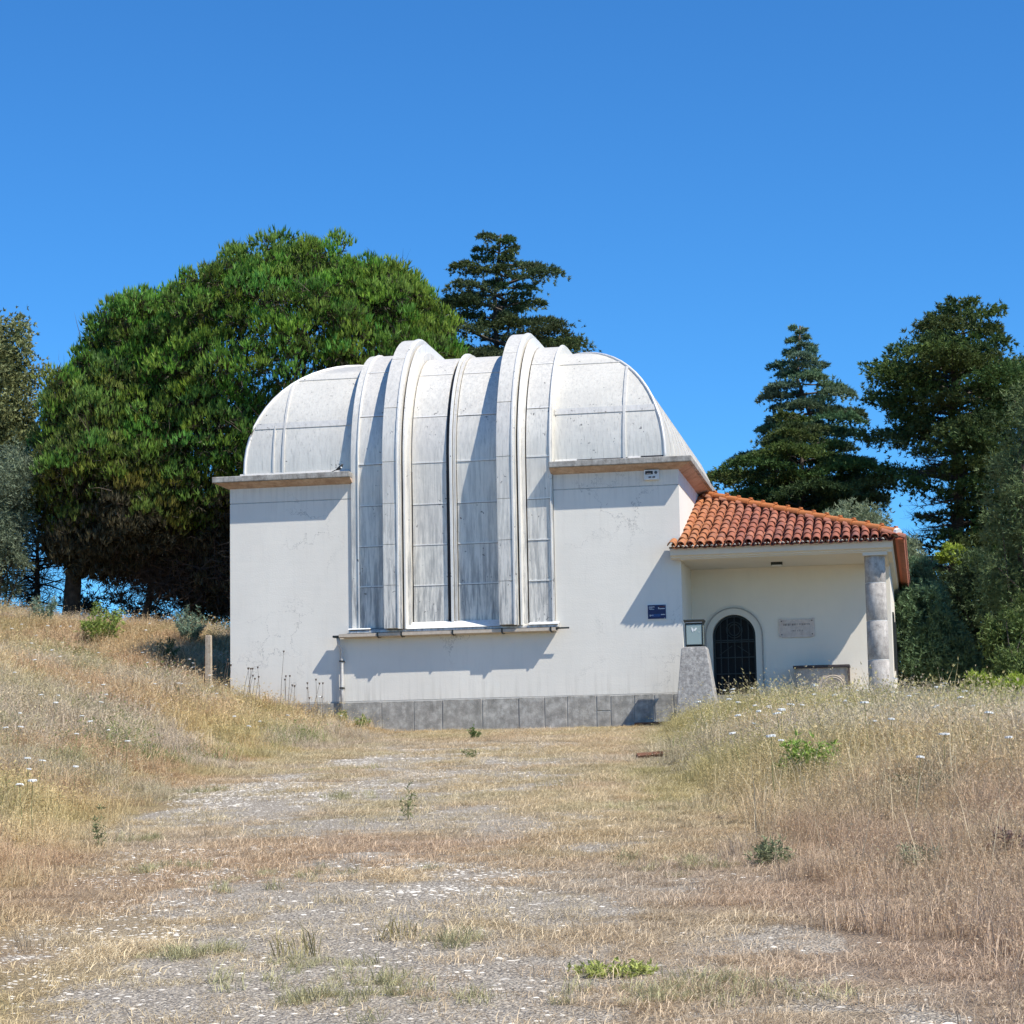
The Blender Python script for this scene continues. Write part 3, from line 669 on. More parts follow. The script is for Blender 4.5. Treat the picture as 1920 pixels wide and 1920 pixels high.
# hip ridge tiles
hp0 = Vector((EX, EY, EZ+.085)); hp1 = Vector((AX, AY, AZ+.10)); hd = (hp1-hp0); hl = hd.length
ridge = tile_mesh(.115, .095, .47, 'ridge_tile'); ridge.materials.clear(); ridge.materials.append(M_ridge)
nr_ = 15; rzh = math.atan2(-hd.x, hd.y); th_ = math.asin(hd.z/hl)
for k in range(nr_):
    p = hp0 + hd*((k*.95+.35)/nr_)
    if (p-hp0).length+.45 > hl: break
    o = put(ridge, 'ridge_tile', p, th_-.02, rzh); o.location.z += .004*(k % 2)
    MB().box(-.03, .03, -.02, .05, 0, .035).build('ridge_nib', M_ridge, None).parent = o
    nb = o.children[0]; nb.location = (0, .02, .105)
mp = MB(); pm = hp0+hd*(.30/nr_); mp.tube([pm+Vector((.03, -.03, 0)), pm+Vector((-.04, .04, .03))], [.09, .1], 10); mp.build('mortar_plug', M_white, roof)
hp2 = Vector((AX, 8.75, AZ+.1)); hp3 = Vector((EX, 13.65, EZ+.09)); MB().tube([hp3, hp2], .11, 10).build('rear_hip_tiles', M_ridge, roof, smooth=True)
for o in roof.children:
    pass

# fixtures (each a thing of its own)
def thing(name, label, cat, loc, group=None): return empty(name, loc, label, cat, group)
s = thing('wall_sign', 'small navy blue sign with white print, low on the white wall beside the porch', 'sign', (-5.41, -.01, 2.37))
MB().box(-5.61, -5.21, -.02, -.002, 2.215, 2.525).build('border', M_white, s)
MB().box(-5.60, -5.22, -.026, -.0201, 2.225, 2.515).build('panel', M_blue, s)
pr_ = MB()
for (xa, wd, z_, h_) in ((-5.575, .12, 2.475, .018), (-5.575, .075, 2.45, .014), (-5.565, .10, 2.425, .014), (-5.38, .14, 2.435, .02), (-5.38, .02, 2.455, .02), (-5.56, .02, 2.295, .045), (-5.535, .05, 2.30, .018), (-5.325, .09, 2.31, .022), (-5.26, .018, 2.235, .016), (-5.26, .014, 2.49, .012)):
    x_ = xa
    while x_ < xa+wd:
        g_ = rnd.uniform(.010, .016); pr_.box(x_, min(x_+g_*.75, xa+wd), -.0285, -.0262, z_-h_/2+rnd.uniform(0, h_*.15), z_+h_/2-rnd.uniform(0, h_*.2)); x_ += g_
pr_.build('lettering', M_white, s)
MB().box(-5.52, -5.34, -.028, -.0262, 2.27, 2.325).build('blue_band', M_blue2, s); MB().box(-5.37, -5.24, -.028, -.0262, 2.462, 2.49).build('red_mark', M_signred, s)
al = thing('alarm_box', 'white alarm box with black screen and round speaker, high under the right ledge', 'alarm box', (-5.44, -.04, 5.25))
MB().box(-5.60, -5.28, -.085, -.002, 5.15, 5.365).build('casing', M_white, al, bevel=.012)
MB().box(-5.57, -5.41, -.089, -.0855, 5.265, 5.335).build('screen', M_black, al); MB().box(-5.54, -5.44, -.091, -.0895, 5.28, 5.292).build('screen_print', M_pink, al)
MB().tube([(-5.345, -.098, 5.30), (-5.345, -.08, 5.30)], .032, 14).build('speaker', plain('speaker_grey', (.10, .10, .10), .5), al)
for x_ in (-5.50, -5.415): MB().tube([(x_, -.088, 5.205), (x_+.05, -.088, 5.205)], .018, 8).build('print_mark', plain('print_grey', (.14, .14, .15), .6), al)
pq = thing('wall_plaque', 'pale pink marble plaque with four bolts on the porch wall right of the door', 'plaque', (-2.63, 1.99, 2.1))
q = MB(); c_ = .055; x0, x1, z0, z1 = -3.01, -2.25, 1.885, 2.315
q.prism([(x0+c_, z0), (x1-c_, z0), (x1-c_, z0+.02), (x1, z0+.02), (x1, z1-.02), (x1-c_, z1-.02), (x1-c_, z1-.04), (x0+c_, z1-.04), (x0+c_, z1-.02), (x0, z1-.02), (x0, z0+.02), (x0+c_, z0+.02)], 'y', 1.965, 1.998); q.build('slab', M_pink, pq, bevel=.004)
for x_ in (x0+.055, x1-.055):
    for z_ in (z0+.065, z1-.075): MB().tube([(x_, 1.955, z_), (x_, 1.97, z_)], .013, 8).build('bolt', M_iron, pq)
lt = MB(); M_let = plain('engraved_letter', (.36, .30, .27), .9)
for (xa, xb, z_, h_) in ((-2.92, -2.76, 2.165, .045), (-2.73, -2.62, 2.165, .04), (-2.58, -2.36, 2.165, .035), (-2.74, -2.66, 2.03, .03), (-2.62, -2.50, 2.03, .03)):
    x_ = xa
    while x_ < xb: lt.box(x_, x_+.012, 1.9635, 1.9648, z_-h_/2, z_+h_/2); lt.box(x_, x_+.02, 1.9635, 1.9648, z_+rnd.choice((-.4, .4))*h_-.004, z_+h_*.4); x_ += .034
lt.build('lettering', M_let, pq)
lm = thing('ceiling_lamp', 'dark flat lamp on the porch ceiling', 'lamp', (-2.95, 1, 3.4))
MB().box(-3.07, -2.83, .9, 1.02, 3.36, 3.4195).build('housing', M_iron, lm, bevel=.005); MB().box(-3.05, -2.85, .905, 1.015, 3.345, 3.3595).build('diffuser', M_white, lm)
# pedestal and display case
pd = thing('stone_pedestal', 'tapered grey concrete pedestal in front of the porch, carrying the glass case', 'pedestal', (-4.55, -.75, 0))
q = MB()
def fr_(z_, x0, x1, y0, y1): return [(x0, y0, z_), (x1, y0, z_), (x1, y1, z_), (x0, y1, z_)]
V = fr_(-.2, -4.99, -4.06, -1.18, -.32) + fr_(1.50, -4.82, -4.30, -1.0, -.52) + fr_(1.555, -4.80, -4.32, -.98, -.54)
Fs = [(3, 2, 1, 0), (8, 9, 10, 11)]
for k in range(2):
    for s_ in range(4): Fs.append((4*k+s_, 4*k+(s_+1) % 4, 4*k+4+(s_+1) % 4, 4*k+4+s_))
q.add(V, Fs); q.build('block', M_ped, pd, bevel=.015)
dcs = thing('display_case', 'small square glass case with a dark metal lid, standing on the grey pedestal', 'display case', (-4.56, -.76, 1.56))
cx0, cx1, cy0, cy1 = -4.735, -4.375, -.93, -.59
for x_ in (cx0, cx1-.022):
    for y_ in (cy0, cy1-.022): MB().box(x_, x_+.022, y_, y_+.022, 1.557, 2.03).build('post', M_iron, dcs)
for z_ in (1.585, 2.01):
    fr2 = MB(); fr2.box(cx0+.022, cx1-.022, cy0+.002, cy0+.02, z_, z_+.02); fr2.box(cx0+.022, cx1-.022, cy1-.02, cy1-.002, z_, z_+.02); fr2.box(cx0+.002, cx0+.02, cy0+.022, cy1-.022, z_, z_+.02); fr2.box(cx1-.02, cx1-.002, cy0+.022, cy1-.022, z_, z_+.02); fr2.build('rail', M_iron, dcs)
mgl, t, b = mat('greenish_glass'); b.inputs['Base Color'].default_value = (.38, .45, .43, 1); b.inputs['Roughness'].default_value = .15; b.inputs['Transmission Weight'].default_value = .25
MB().box(cx0+.024, cx1-.024, cy0+.006, cy0+.012, 1.607, 2.009).build('pane', mgl, dcs)
MB().box(cx1-.012, cx1-.006, cy0+.024, cy1-.024, 1.607, 2.009).build('pane', mgl, dcs)
MB().box(cx0+.006, cx0+.012, cy0+.024, cy1-.024, 1.607, 2.009).build('pane', mgl, dcs)
MB().box(cx0+.024, cx1-.024, cy1-.012, cy1-.006, 1.607, 2.009).build('back_panel', plain('case_back', (.45, .48, .46), .8), dcs)
q = MB(); V = fr_(2.032, cx0+.01, cx1-.01, cy0+.01, cy1-.01) + fr_(2.095, cx0-.03, cx1+.03, cy0-.03, cy1+.03) + fr_(2.112, cx0-.03, cx1+.03, cy0-.03, cy1+.03); q.add(V, Fs); q.build('lid', plain('lid_metal', (.10, .10, .095), .4, .6), dcs)
MB().box(cx0+.01, cx1-.01, cy0-.008, cy0+.009, 2.045, 2.07).build('lid_strip', plain('lid_strip_pale', (.6, .56, .52), .5), dcs)
q = MB(); zc_ = 1.90; xc_ = -4.555; yq = cy0+.003
for pts in ([(-.06, .055), (-.03, .05), (-.005, .0), (-.02, -.05), (-.045, -.01)], [(.065, .04), (.03, .045), (.0, .0), (.015, -.03), (.05, .01)]):
    q.prism([(xc_+a_, zc_+b_) for a_, b_ in pts], 'y', yq-.002, yq+.001)
q.build('white_sticker', M_white, dcs); MB().box(-4.47, -4.44, yq-.002, yq+.001, 1.85, 1.857).build('white_sticker', M_white, dcs)
# stone box with scroll relief
sbx = thing('stone_box', 'beige stone box with dark slab top and ring relief against the porch wall', 'stone box', (-2.12, 1.7, .6))
MB().box(-2.66, -1.56, 1.46, 1.92, .6, 1.19).build('body', concrete('beige_stone', (.50, .41, .33), (.36, .29, .23), (.62, .54, .46), 9), sbx, bevel=.01)
MB().box(-2.71, -1.52, 1.40, 1.95, 1.192, 1.245).build('slab_top', plain('dark_slab', (.06, .045, .045), .7), sbx, bevel=.006)
MB().box(-1.56, -1.52, 1.42, 1.50, .6, 1.19).build('corner_post', plain('dark_slab_post', (.10, .07, .06), .8), sbx)
M_relief = plain('relief_stone', (.64, .54, .43), .9)
for rr0 in (.20, .24): hoop(-1.88, .78, rr0, 'ring_relief', .012, 1.457, M_relief, sbx)
q = MB(); q.tube([(-1.88, 1.452, .78), (-1.88, 1.458, .78)], .2, 24); q.build('recess_shade_disc', plain('recess_shade_stone', (.28, .24, .20), .9), sbx)  # flat disc coloured darker in place of the shade in a recess
# bird
bd = thing('bird', 'small black and white bird perched at the inner end of the left ledge', 'bird', (-12.17, -.12, 5.61))
V = []
pts = [(-12.27, -.12, 5.655), (-12.23, -.12, 5.68), (-12.185, -.12, 5.70), (-12.15, -.12, 5.735), (-12.135, -.12, 5.765), (-12.12, -.12, 5.78)]
MB().tube(pts, [.008, .028, .04, .032, .024, .01], 10).build('body', M_black, bd, smooth=True)
MB().tube([(-12.155, -.15, 5.69), (-12.135, -.15, 5.715)], [.02, .018], 8).build('white_breast', M_white, bd, smooth=True)
MB().tube([(-12.115, -.12, 5.78), (-12.09, -.12, 5.778)], [.006, .001], 6).build('beak', M_black, bd)
MB().prism([(-12.36, 5.615), (-12.26, 5.66), (-12.25, 5.68), (-12.365, 5.63)], 'y', -.13, -.11).build('tail', M_black, bd)
for x_ in (-12.20, -12.18): MB().tube([(x_, -.12, 5.69), (x_-.005, -.12, 5.602)], .004, 5).build('leg', M_black, bd)
# post on the bank, bars on the ground
px_, py_ = -14.98, -.6; z_ = H(px_, py_)
po = thing('timber_post', 'pale weathered timber stake standing upright beside the left corner of the building', 'post', (px_, py_, z_))
q = MB(); V = fr_(z_-.3, px_-.065, px_+.065, py_-.06, py_+.06) + fr_(z_+1.24, px_-.058, px_+.056, py_-.055, py_+.055) + fr_(z_+1.27, px_-.05, px_+.045, py_-.045, py_+.045)
q.add(V, Fs); q.build('stake', M_post, po)
MB().tube([(px_-.10, py_+.02, z_), (px_-.075, py_, z_+.85)], .018, 6).build('side_strut', M_rust, po)
for (xa, ya, xb, yb, w_, lab) in ((-4.15, -13.7, -3.35, -13.3, .07, 'short rusty iron bar lying at the foot of the tall grass'), (-5.9, -.32, -5.1, -.25, .05, 'thin rusty strip lying along the foot of the stone plinth')):
    za, zb2 = H(xa, ya)+.05, H(xb, yb)+.06
    o = MB().tube([(xa, ya, za), (xb, yb, zb2)], w_*.6, 4).build('rusty_bar', M_rust); tag(o, lab, 'iron bar')

# ================================================================ vegetation
def leaf_mat(name, trans=.25, rough=.6, inst=False, val=1.):
    m, t, b = mat(name); L = t.links.new
    at = N(t, 'ShaderNodeVertexColor', layer_name='Col'); c = at.outputs[0]
    if inst:
        ai = t.nodes.new('ShaderNodeAttribute'); ai.attribute_type = 'INSTANCER'; ai.attribute_name = 'tint'
        c = mixc(t, 1., c, ai.outputs['Color'], 'MULTIPLY')
    L(c, b.inputs['Base Color']); b.inputs['Roughness'].default_value = rough
    b.inputs['Specular IOR Level'].default_value = .25
    tr = t.nodes.new('ShaderNodeBsdfTranslucent'); L(c, tr.inputs['Color'])
    mx = t.nodes.new('ShaderNodeMixShader'); mx.inputs[0].default_value = trans
    L(b.outputs[0], mx.inputs[1]); L(tr.outputs[0], mx.inputs[2]); L(mx.outputs[0], t.nodes['Material Output'].inputs[0])
    return m
M_needle = leaf_mat('pine_needles', .3, .5); M_leaf = leaf_mat('foliage', .25, .6); M_blade = leaf_mat('grass_blades', .3, .65, True)
M_bark = concrete('bark', (.085, .065, .05), (.035, .028, .022), (.16, .13, .10), 6)
M_twig = plain('dead_twigs', (.13, .095, .07), .9)
def unit(v): return v/np.maximum(np.linalg.norm(v, axis=-1, keepdims=True), 1e-9)
def tris(P, D, K, ln, wd, spread, col_, cvar=.25, tipcol=None, r=rng):
    """K pointed leaves at each P along D. returns verts, faces, colours"""
    n = len(P); D = unit(D)
    d = unit(D[:, None]+spread*r.normal(size=(n, K, 3)))
    l = ln*r.uniform(.65, 1.2, size=(n, K, 1)); base = P[:, None]+d*0
    side = unit(np.cross(d, r.normal(size=(n, K, 3))))*(wd*r.uniform(.7, 1.3, size=(n, K, 1)))/2
    V = np.stack([base-side+d*l*.15, base+side+d*l*.15, base+d*l], 2)
    c = np.broadcast_to(col_, (n, 3)) if np.ndim(col_) < 2 else col_
    c = c*r.uniform(1-cvar, 1+cvar, size=(n, 1)); c = np.broadcast_to(c[:, None, None, :], (n, K, 3, 3)).copy()
    if tipcol is not None: c[:, :, 2, :] *= tipcol
    V = V.reshape(-1, 3); return V, np.arange(len(V)).reshape(-1, 3), c.reshape(-1, 3)
def merge(parts):
    Vs, Fs, Cs, o = [], [], [], 0
    for V, F_, C_ in parts: Vs.append(V); Fs.append(F_+o); Cs.append(C_); o += len(V)
    return np.concatenate(Vs), np.concatenate(Fs), np.concatenate(Cs)
def world(ob):  # things built in world coords under an Empty
    return ob
def limb(a, b_, r0, r1, bend=.12, n=5, R=rnd):
    a, b_ = Vector([float(c_) for c_ in a]), Vector([float(c_) for c_ in b_]); L_ = (b_-a).length; pts = []
    off = Vector((R.uniform(-1, 1), R.uniform(-1, 1), R.uniform(-.6, .6)))*bend*L_
    for k in range(n+1):
        s_ = k/n; pts.append(a.lerp(b_, s_)+off*math.sin(s_*math.pi)+Vector((R.uniform(-1, 1), R.uniform(-1, 1), 0))*.02*L_*(0 < k < n))
    return pts, [r0+(r1-r0)*k/n for k in range(n+1)]
def twigs(P, D, ln, wd, r=rng, col_=(.1, .075, .055)):
    """crooked thin bare twigs: two crossed slivers each"""
    n = len(P); D = unit(D); V = []
    mid = P+D*ln*.5+r.normal(size=P.shape)*.1*ln; tip = mid+unit(D+.6*r.normal(size=P.shape))*ln*.5
    s_ = unit(np.cross(D, r.normal(size=P.shape)))*wd/2
    V = np.stack([P-s_, P+s_, mid+s_*.6, mid-s_*.6, mid-s_*.6, mid+s_*.6, tip, tip-s_*.1], 1).reshape(-1, 3)
    F_ = np.arange(len(V)).reshape(-1, 4); F_ = np.concatenate([F_[:, [0, 1, 2]], F_[:, [0, 2, 3]]])
    return V, F_, np.broadcast_to(np.array(col_), V.shape)*r.uniform(.6, 1.4, size=(len(V), 1))

# ---- stone pine: union of lobes, each covered in cauliflower clumps of upright shoots
def pine(name, label, lobes, trunk, seed, dens=1., clump=.50, droop=None, col_=(.110, .225, .038), cat='tree', group=None):
    r = np.random.default_rng(seed); R = random.Random(seed)
    root = empty(name, trunk[0], label, cat, group)
    cen = []
    for shell, (lo_, hi_, gap) in enumerate(((.82, 1.05, .92), (.62, .8, 1.25))):
        for (c, ra) in lobes:
            c = np.array(c, float); ra = np.array(ra, float); n = 2600
            d = unit(r.normal(size=(n, 3))); p = c+d*ra*r.uniform(lo_, hi_, size=(n, 1)); p += r.normal(size=p.shape)*.12
            ok = np.ones(n, bool)
            for (c2, ra2) in lobes:
                c2 = np.array(c2, float); ra2 = np.array(ra2, float)
                if (c2 == c).all(): continue
                ok &= (((p-c2)/ra2)**2).sum(1) > lo_**2
            keep = []
            for q_ in p[ok]:
                if not keep or ((np.array(keep)-q_)**2).sum(1).min() > (clump*gap*r.uniform(.7, 1.55))**2: keep.append(q_)
            cen += [(q_, unit((q_-c)/ra**2), shell) for q_ in keep]
    parts = []
    for (q_, nrm, shell) in cen:
        rc = clump*r.uniform(.62, 1.18); rc *= r.uniform(.7, 1.25); m_ = int((74 if shell == 0 else 34)*dens*(rc/clump)**1.6*(1 if q_[1] < lobes[0][0][1]+.8 else .45))
        d = unit(r.normal(size=(m_, 3))+nrm*.5+np.array([0, 0, .35])); d = d[d[:, 2] > -.25]; m_ = len(d)
        P = q_+d*rc*np.array([1, 1, .85])*r.uniform(.6, 1.05, size=(m_, 1))+r.normal(size=(m_, 3))*.05
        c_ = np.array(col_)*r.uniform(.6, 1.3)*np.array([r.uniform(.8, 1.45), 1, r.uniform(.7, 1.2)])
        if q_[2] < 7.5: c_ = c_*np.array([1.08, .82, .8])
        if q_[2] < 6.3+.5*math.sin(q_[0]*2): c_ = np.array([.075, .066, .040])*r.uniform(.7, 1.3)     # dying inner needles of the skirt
        D = d*.28+np.array([0, 0, 1.])+r.normal(size=d.shape)*.12
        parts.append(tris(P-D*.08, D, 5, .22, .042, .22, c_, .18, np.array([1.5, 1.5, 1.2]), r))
        # brown older wood and needles, kept dark to paint shade under each clump
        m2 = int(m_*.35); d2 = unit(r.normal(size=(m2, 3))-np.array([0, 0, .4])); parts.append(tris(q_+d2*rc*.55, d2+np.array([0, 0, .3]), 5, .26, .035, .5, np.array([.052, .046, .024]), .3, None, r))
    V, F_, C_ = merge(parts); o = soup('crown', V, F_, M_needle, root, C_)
    # trunk and limbs
    q = MB(); pts = [Vector(p) for p in trunk]; q.tube(pts, np.linspace(.27, .17, len(pts)).tolist(), 10); 
    q.build('trunk', M_bark, root, smooth=True)
    q = MB(); Pd = []; Dd = []
    top = pts[-1]
    for k in range(0, len(cen), max(1, len(cen)//70)):
        e_ = cen[k][0]; s_ = pts[0].lerp(pts[-1], R.uniform(.45, 1)); pp, rr_ = limb(s_, tuple(e_), .085, .02, .12, 5, R); q.tube(pp, rr_, 5, False)
        for j in range(2, 6): Pd.append(pp[j][:]); Dd.append((pp[j]-pp[j-1])[:])
    q.build('branch', M_bark, root, smooth=True)
    Pd = np.array(Pd); Dd = unit(np.array(Dd)); Pd = np.repeat(Pd, 9, 0)+r.normal(size=(len(Pd)*9, 3))*.25; Dd = np.repeat(Dd, 9, 0)+r.normal(size=(len(Pd), 3))*.6
    tw = [twigs(Pd, Dd, .7, .022, r)]
    if droop:     # hanging mass of dead twigs under the crown
        for (c, ra, n) in droop:
            P = np.array(c)+unit(r.normal(size=(n, 3)))*np.array(ra)*r.uniform(0, 1, size=(n, 1))**.5
            tw.append(twigs(P, np.array([0, 0, -.25])+r.normal(size=(n, 3)), .75, .024, r, (.085, .062, .048)))
    V, F_, C_ = merge(tw); o = soup('dead_twigs', V, F_, M_leaf, root, C_); o['kind'] = 'stuff'
    return root
pine('stone_pine', 'huge round-headed stone pine, broad bright green crown rising behind the left half of the building',
     [((-17.6, 15, 10.8), (4.5, 4.3, 3.45)), ((-14.9, 14.5, 10.9), (1.85, 3, 2.5)), ((-21.5, 14.2, 11.2), (1.65, 2.3, 1.7)), ((-19.4, 14, 8.2), (3.8, 3.3, 2.7)), ((-20.5, 13.6, 6.4), (2.1, 1.6, 1.5)), ((-17.4, 13.4, 5.8), (2.4, 1.5, 1.4)), ((-19.2, 13.6, 5.0), (1.5, 1.2, .9)), ((-17.0, 13.6, 4.5), (1.6, 1.2, 1.0)), ((-16.5, 13, 7.4), (2.5, 2, 2.2)), ((-13.7, 14.8, 8.6), (1.5, 2, 2.2))],
     [(-20.3, 14, 3.2), (-20.2, 14.1, 5.0), (-19.4, 14.6, 7.0), (-18.4, 15, 8.4)], 5, 1.0,
     droop=[((-17.6, 13.6, 6.2), (3.2, 1.5, 1.7), 4200), ((-19.8, 12.8, 5.4), (2.2, 1.0, 1.5), 4200), ((-17.2, 12.6, 4.8), (1.9, .9, 1.8), 4200)])
pine('stone_pine', 'lower stone pine with rounded clumped crown just right of the ivy-covered tree',
     [((-22.35, 12.8, 9.3), (1.5, 1.9, 1.75)), ((-21.9, 12, 7.6), (2.0, 1.9, 1.7)), ((-21.0, 11.6, 6.7), (1.3, 1.2, 1.1)), ((-22.3, 12, 5.9), (1.3, 1.2, .9))],
     [(-23.3, 12.4, 3.3), (-23.2, 12.4, 5.0), (-22.9, 12.5, 6.8)], 6, 1.0, col_=(.115, .195, .042),
     droop=[((-21.9, 12.2, 5.9), (1.7, 1.0, .8), 1300), ((-21.2, 12.4, 5.0), (1.6, .8, .9), 900)])
def bare(name, label, base, top, r0, seed, n=26, ln=1.2, tw=500):
    r = np.random.default_rng(seed); R = random.Random(seed); root = empty(name, base, label, 'tree')
    q = MB(); pp, rr_ = limb(base, top, r0, r0*.3, .04, 6, R); q.tube(pp, rr_, 8); q.build('trunk', M_bark, root, smooth=True)
    q = MB(); P = []; D = []
    for k in range(n):
        s_ = R.uniform(.15, 1); a_ = pp[0].lerp(pp[-1], s_); d = Vector((R.uniform(-1, 1), R.uniform(-.8, .8), R.uniform(-.25, .5))).normalized()*ln*R.uniform(.5, 1.2)
        p2, r2 = limb(a_, a_+d, r0*.22, .008, .15, 4, R); q.tube(p2, r2, 4, False)
        for p_ in p2[1:]: P.append(p_[:]); D.append(d[:])
    q.build('branch', M_bark, root)
    P = np.repeat(np.array(P), max(1, tw//len(P)), 0); D = np.repeat(unit(np.array(D)), max(1, tw//(len(D))), 0)
    V, F_, C_ = twigs(P+r.normal(size=P.shape)*.12, D+r.normal(size=D.shape)*.7, .55, .016, r, (.06, .055, .05)); o = soup('twig', V, F_, M_leaf, root, C_); o['kind'] = 'stuff'
    return root
bare('bare_tree', 'thin dark bare tree standing between the two stone pines', (-21.25, 13, H(-21.25, 13)), (-20.9, 13, 7.0), .13, 3, 40, 1.1, 1500)
bare('bare_tree', 'slender dark leafless tree close to the left corner of the building', (-17.9, 13, H(-17.9, 13)), (-17.7, 13, 6.6), .10, 4, 60, 1.3, 2600)
bare('bare_tree', 'leafless dark thicket tree at the left wall edge, lowest branches touching the grass', (-16.6, 11.5, H(-16.6, 11.5)), (-16.7, 11.5, 6.2), .09, 8, 70, 1.3, 2600)

bare('bare_tree', 'dark twiggy tree trunk at the far left under the silvery foliage', (-24.6, 13, H(-24.6, 13)), (-24.5, 13, 6.2), .12, 12, 60, 1.2, 2600)
bare('bare_tree', 'dark leafless thicket tree just behind the timber stake', (-18.6, 15, H(-18.6, 15)), (-18.4, 15, 6.6), .12, 13, 70, 1.4, 3000)
# ---- layered conifers: whorled limbs carrying plates of short sprays
def conifer(name, label, base, top, prof_, nb, seed, col_=(.030, .055, .024), plate=(.16, .05), rise=.12, droop=.25, spray=(.14, .040, 9), dens=42, h0=0., tips=1.35, tr=.22, jit=.16, limbs=True, bald=None, cat='tree'):
    r = np.random.default_rng(seed); R = random.Random(seed); root = empty(name, base, label, cat)
    bz, tz = base[2], top[2]; q = MB(); pp, rr_ = limb(base, top, tr, .03, .015, 8, R); q.tube(pp, rr_, 9); q.build('trunk', M_bark, root, smooth=True)
    q = MB(); parts = []; tw = []
    B, T = np.array(base), np.array(top); az = R.uniform(0, 6)
    for k in range(nb):
        s_ = h0+(1-h0)*((k+R.random())/nb); az += 2.4+R.uniform(-.4, .4)
        z = bz+(tz-bz)*s_; rad = np.interp(z, prof_[0], prof_[1])*R.uniform(1-jit*2, 1+jit)
        if bald and bald(z, az): 
            rad_b = rad*.8
            st = B+(T-B)*s_; d = np.array([math.cos(az), math.sin(az), R.uniform(-.2, .2)])
            p2, r2 = limb(tuple(st), tuple(st+d*rad_b), .035, .008, .12, 5, R); q.tube(p2, r2, 4, False)
            P = np.repeat(np.array([p_[:] for p_ in p2[1:]]), 8, 0); tw.append(twigs(P, d+r.normal(size=P.shape)*.8, .5, .014, r, (.06, .05, .045))); continue
        st = B+(T-B)*s_; st[2] -= rad*rise*.5
        d = np.array([math.cos(az), math.sin(az), 0.]); side = np.array([-d[1], d[0], 0])
        en = st+d*rad+np.array([0, 0, rad*rise*2]); 
        if limbs and rad > .5:
            p2, r2 = limb(tuple(st), tuple(en*.9+st*.1), max(.02, tr*.25*rad/2.5), .01, .06, 4, R); q.tube(p2, r2, 4, False)
        m_ = int(1.55*dens*rad*(.6+.5*rad))+10
        u = r.uniform(.12 if rad < 1.2 else .25, 1.0, m_)**.75
        lat = r.normal(size=m_)*rad*plate[0]*np.sqrt(1.15-u*.8)*1.4
        P = st+(en-st)*u[:, None]+side*lat[:, None]; P[:, 2] += r.normal(size=m_)*plate[1]*(.5+rad*.3) - droop*rad*np.clip(u-.55, 0, 1)**2*2.2 - np.abs(lat)*.25
        D = d*.8+side*(np.sign(lat)*.5)[:, None]+np.array([0, 0, .35])+r.normal(size=(m_, 3))*.25
        c_ = np.array(col_)*r.uniform(.7, 1.35)*np.array([r.uniform(.85, 1.3), 1, r.uniform(.8, 1.2)])
        parts.append(tris(P, D, spray[2], spray[0], spray[1], .55, c_, .25, np.full(3, tips), r))
    if q.v: q.build('branch', M_bark, root)
    V, F_, C_ = merge(parts); soup('crown', V, F_, M_leaf, root, C_)
    if tw: V, F_, C_ = merge(tw); soup('dead_twigs', V, F_, M_leaf, root, C_)['kind'] = 'stuff'
    return root
# cedar behind the vault
conifer('cedar', 'ragged dark cedar with gaps in its crown, its head rising straight behind the vault', (-12.1, 21, .5), (-12.5, 21, 16.2),
        ([10.3, 11.6, 12.6, 13.5, 14.2, 15.0, 15.8, 16.3], [3.4, 2.8, 2.0, 2.3, 1.6, 1.5, .9, .5]), 84, 21, h0=.58, jit=.40, dens=52, col_=(.062, .10, .040), rise=.10, tr=.28, plate=(.15, .05), spray=(.13, .038, 8))
# slender spruce-like conifer, right of the roof
conifer('conifer', 'blue-green pointed conifer with a narrow spire above the tiled roof', (-3.3, 23, .2), (-3.35, 23, 13.15),
        ([4, 8.0, 9.3, 9.9, 10.5, 11.4, 12.3, 13.1], [2.3, 2.15, 2.0, 1.9, 1.65, 1.25, .8, .25]), 108, 22, col_=(.085, .15, .085), rise=.02, droop=.22, h0=.3, dens=60, jit=.24, tips=1.5, plate=(.20, .04))
conifer('conifer', 'broad dark conifer with flat spreading plates, low behind the tiled roof', (-3.5, 20.5, .2), (-3.45, 20.5, 9.9),
        ([3, 5.5, 7.0, 8.2, 9.0, 9.6], [2.0, 2.5, 2.75, 2.4, 1.5, .7]), 72, 23, col_=(.075, .115, .036), rise=.10, droop=.2, h0=.34, dens=60, jit=.24, plate=(.24, .045))
conifer('cypress', 'tallest dark cypress at the right with bare lower trunk and clumped top', (.45, 19.5, .1), (1.5, 19.5, 12.9),
        ([2, 5, 6.5, 8.0, 9.0, 9.9, 10.8, 11.2, 11.6, 12.3, 12.95], [1.6, 1.7, 1.8, 2.1, 2.3, 2.7, 2.85, 2.45, 1.6, 1.15, .45]), 150, 24, col_=(.065, .105, .032), rise=.13, droop=.14, h0=.16, dens=48, jit=.30, tips=1.6, tr=.30, plate=(.19, .09),
        bald=lambda z, az: (z < 8.6 and math.cos(az) < .15 and math.sin(z*9) < .55) or z < 4.2)
conifer('cypress', 'dark cypress at the right edge behind the silvery olive', (4.2, 21, 0), (4.1, 21, 11.4),
        ([0, 3, 6, 9, 10.5, 11.3], [2.4, 2.8, 2.8, 2.2, 1.3, .5]), 90, 25, col_=(.062, .098, .032), rise=.16, droop=.12, h0=.2, dens=30, tips=1.5, plate=(.22, .13))
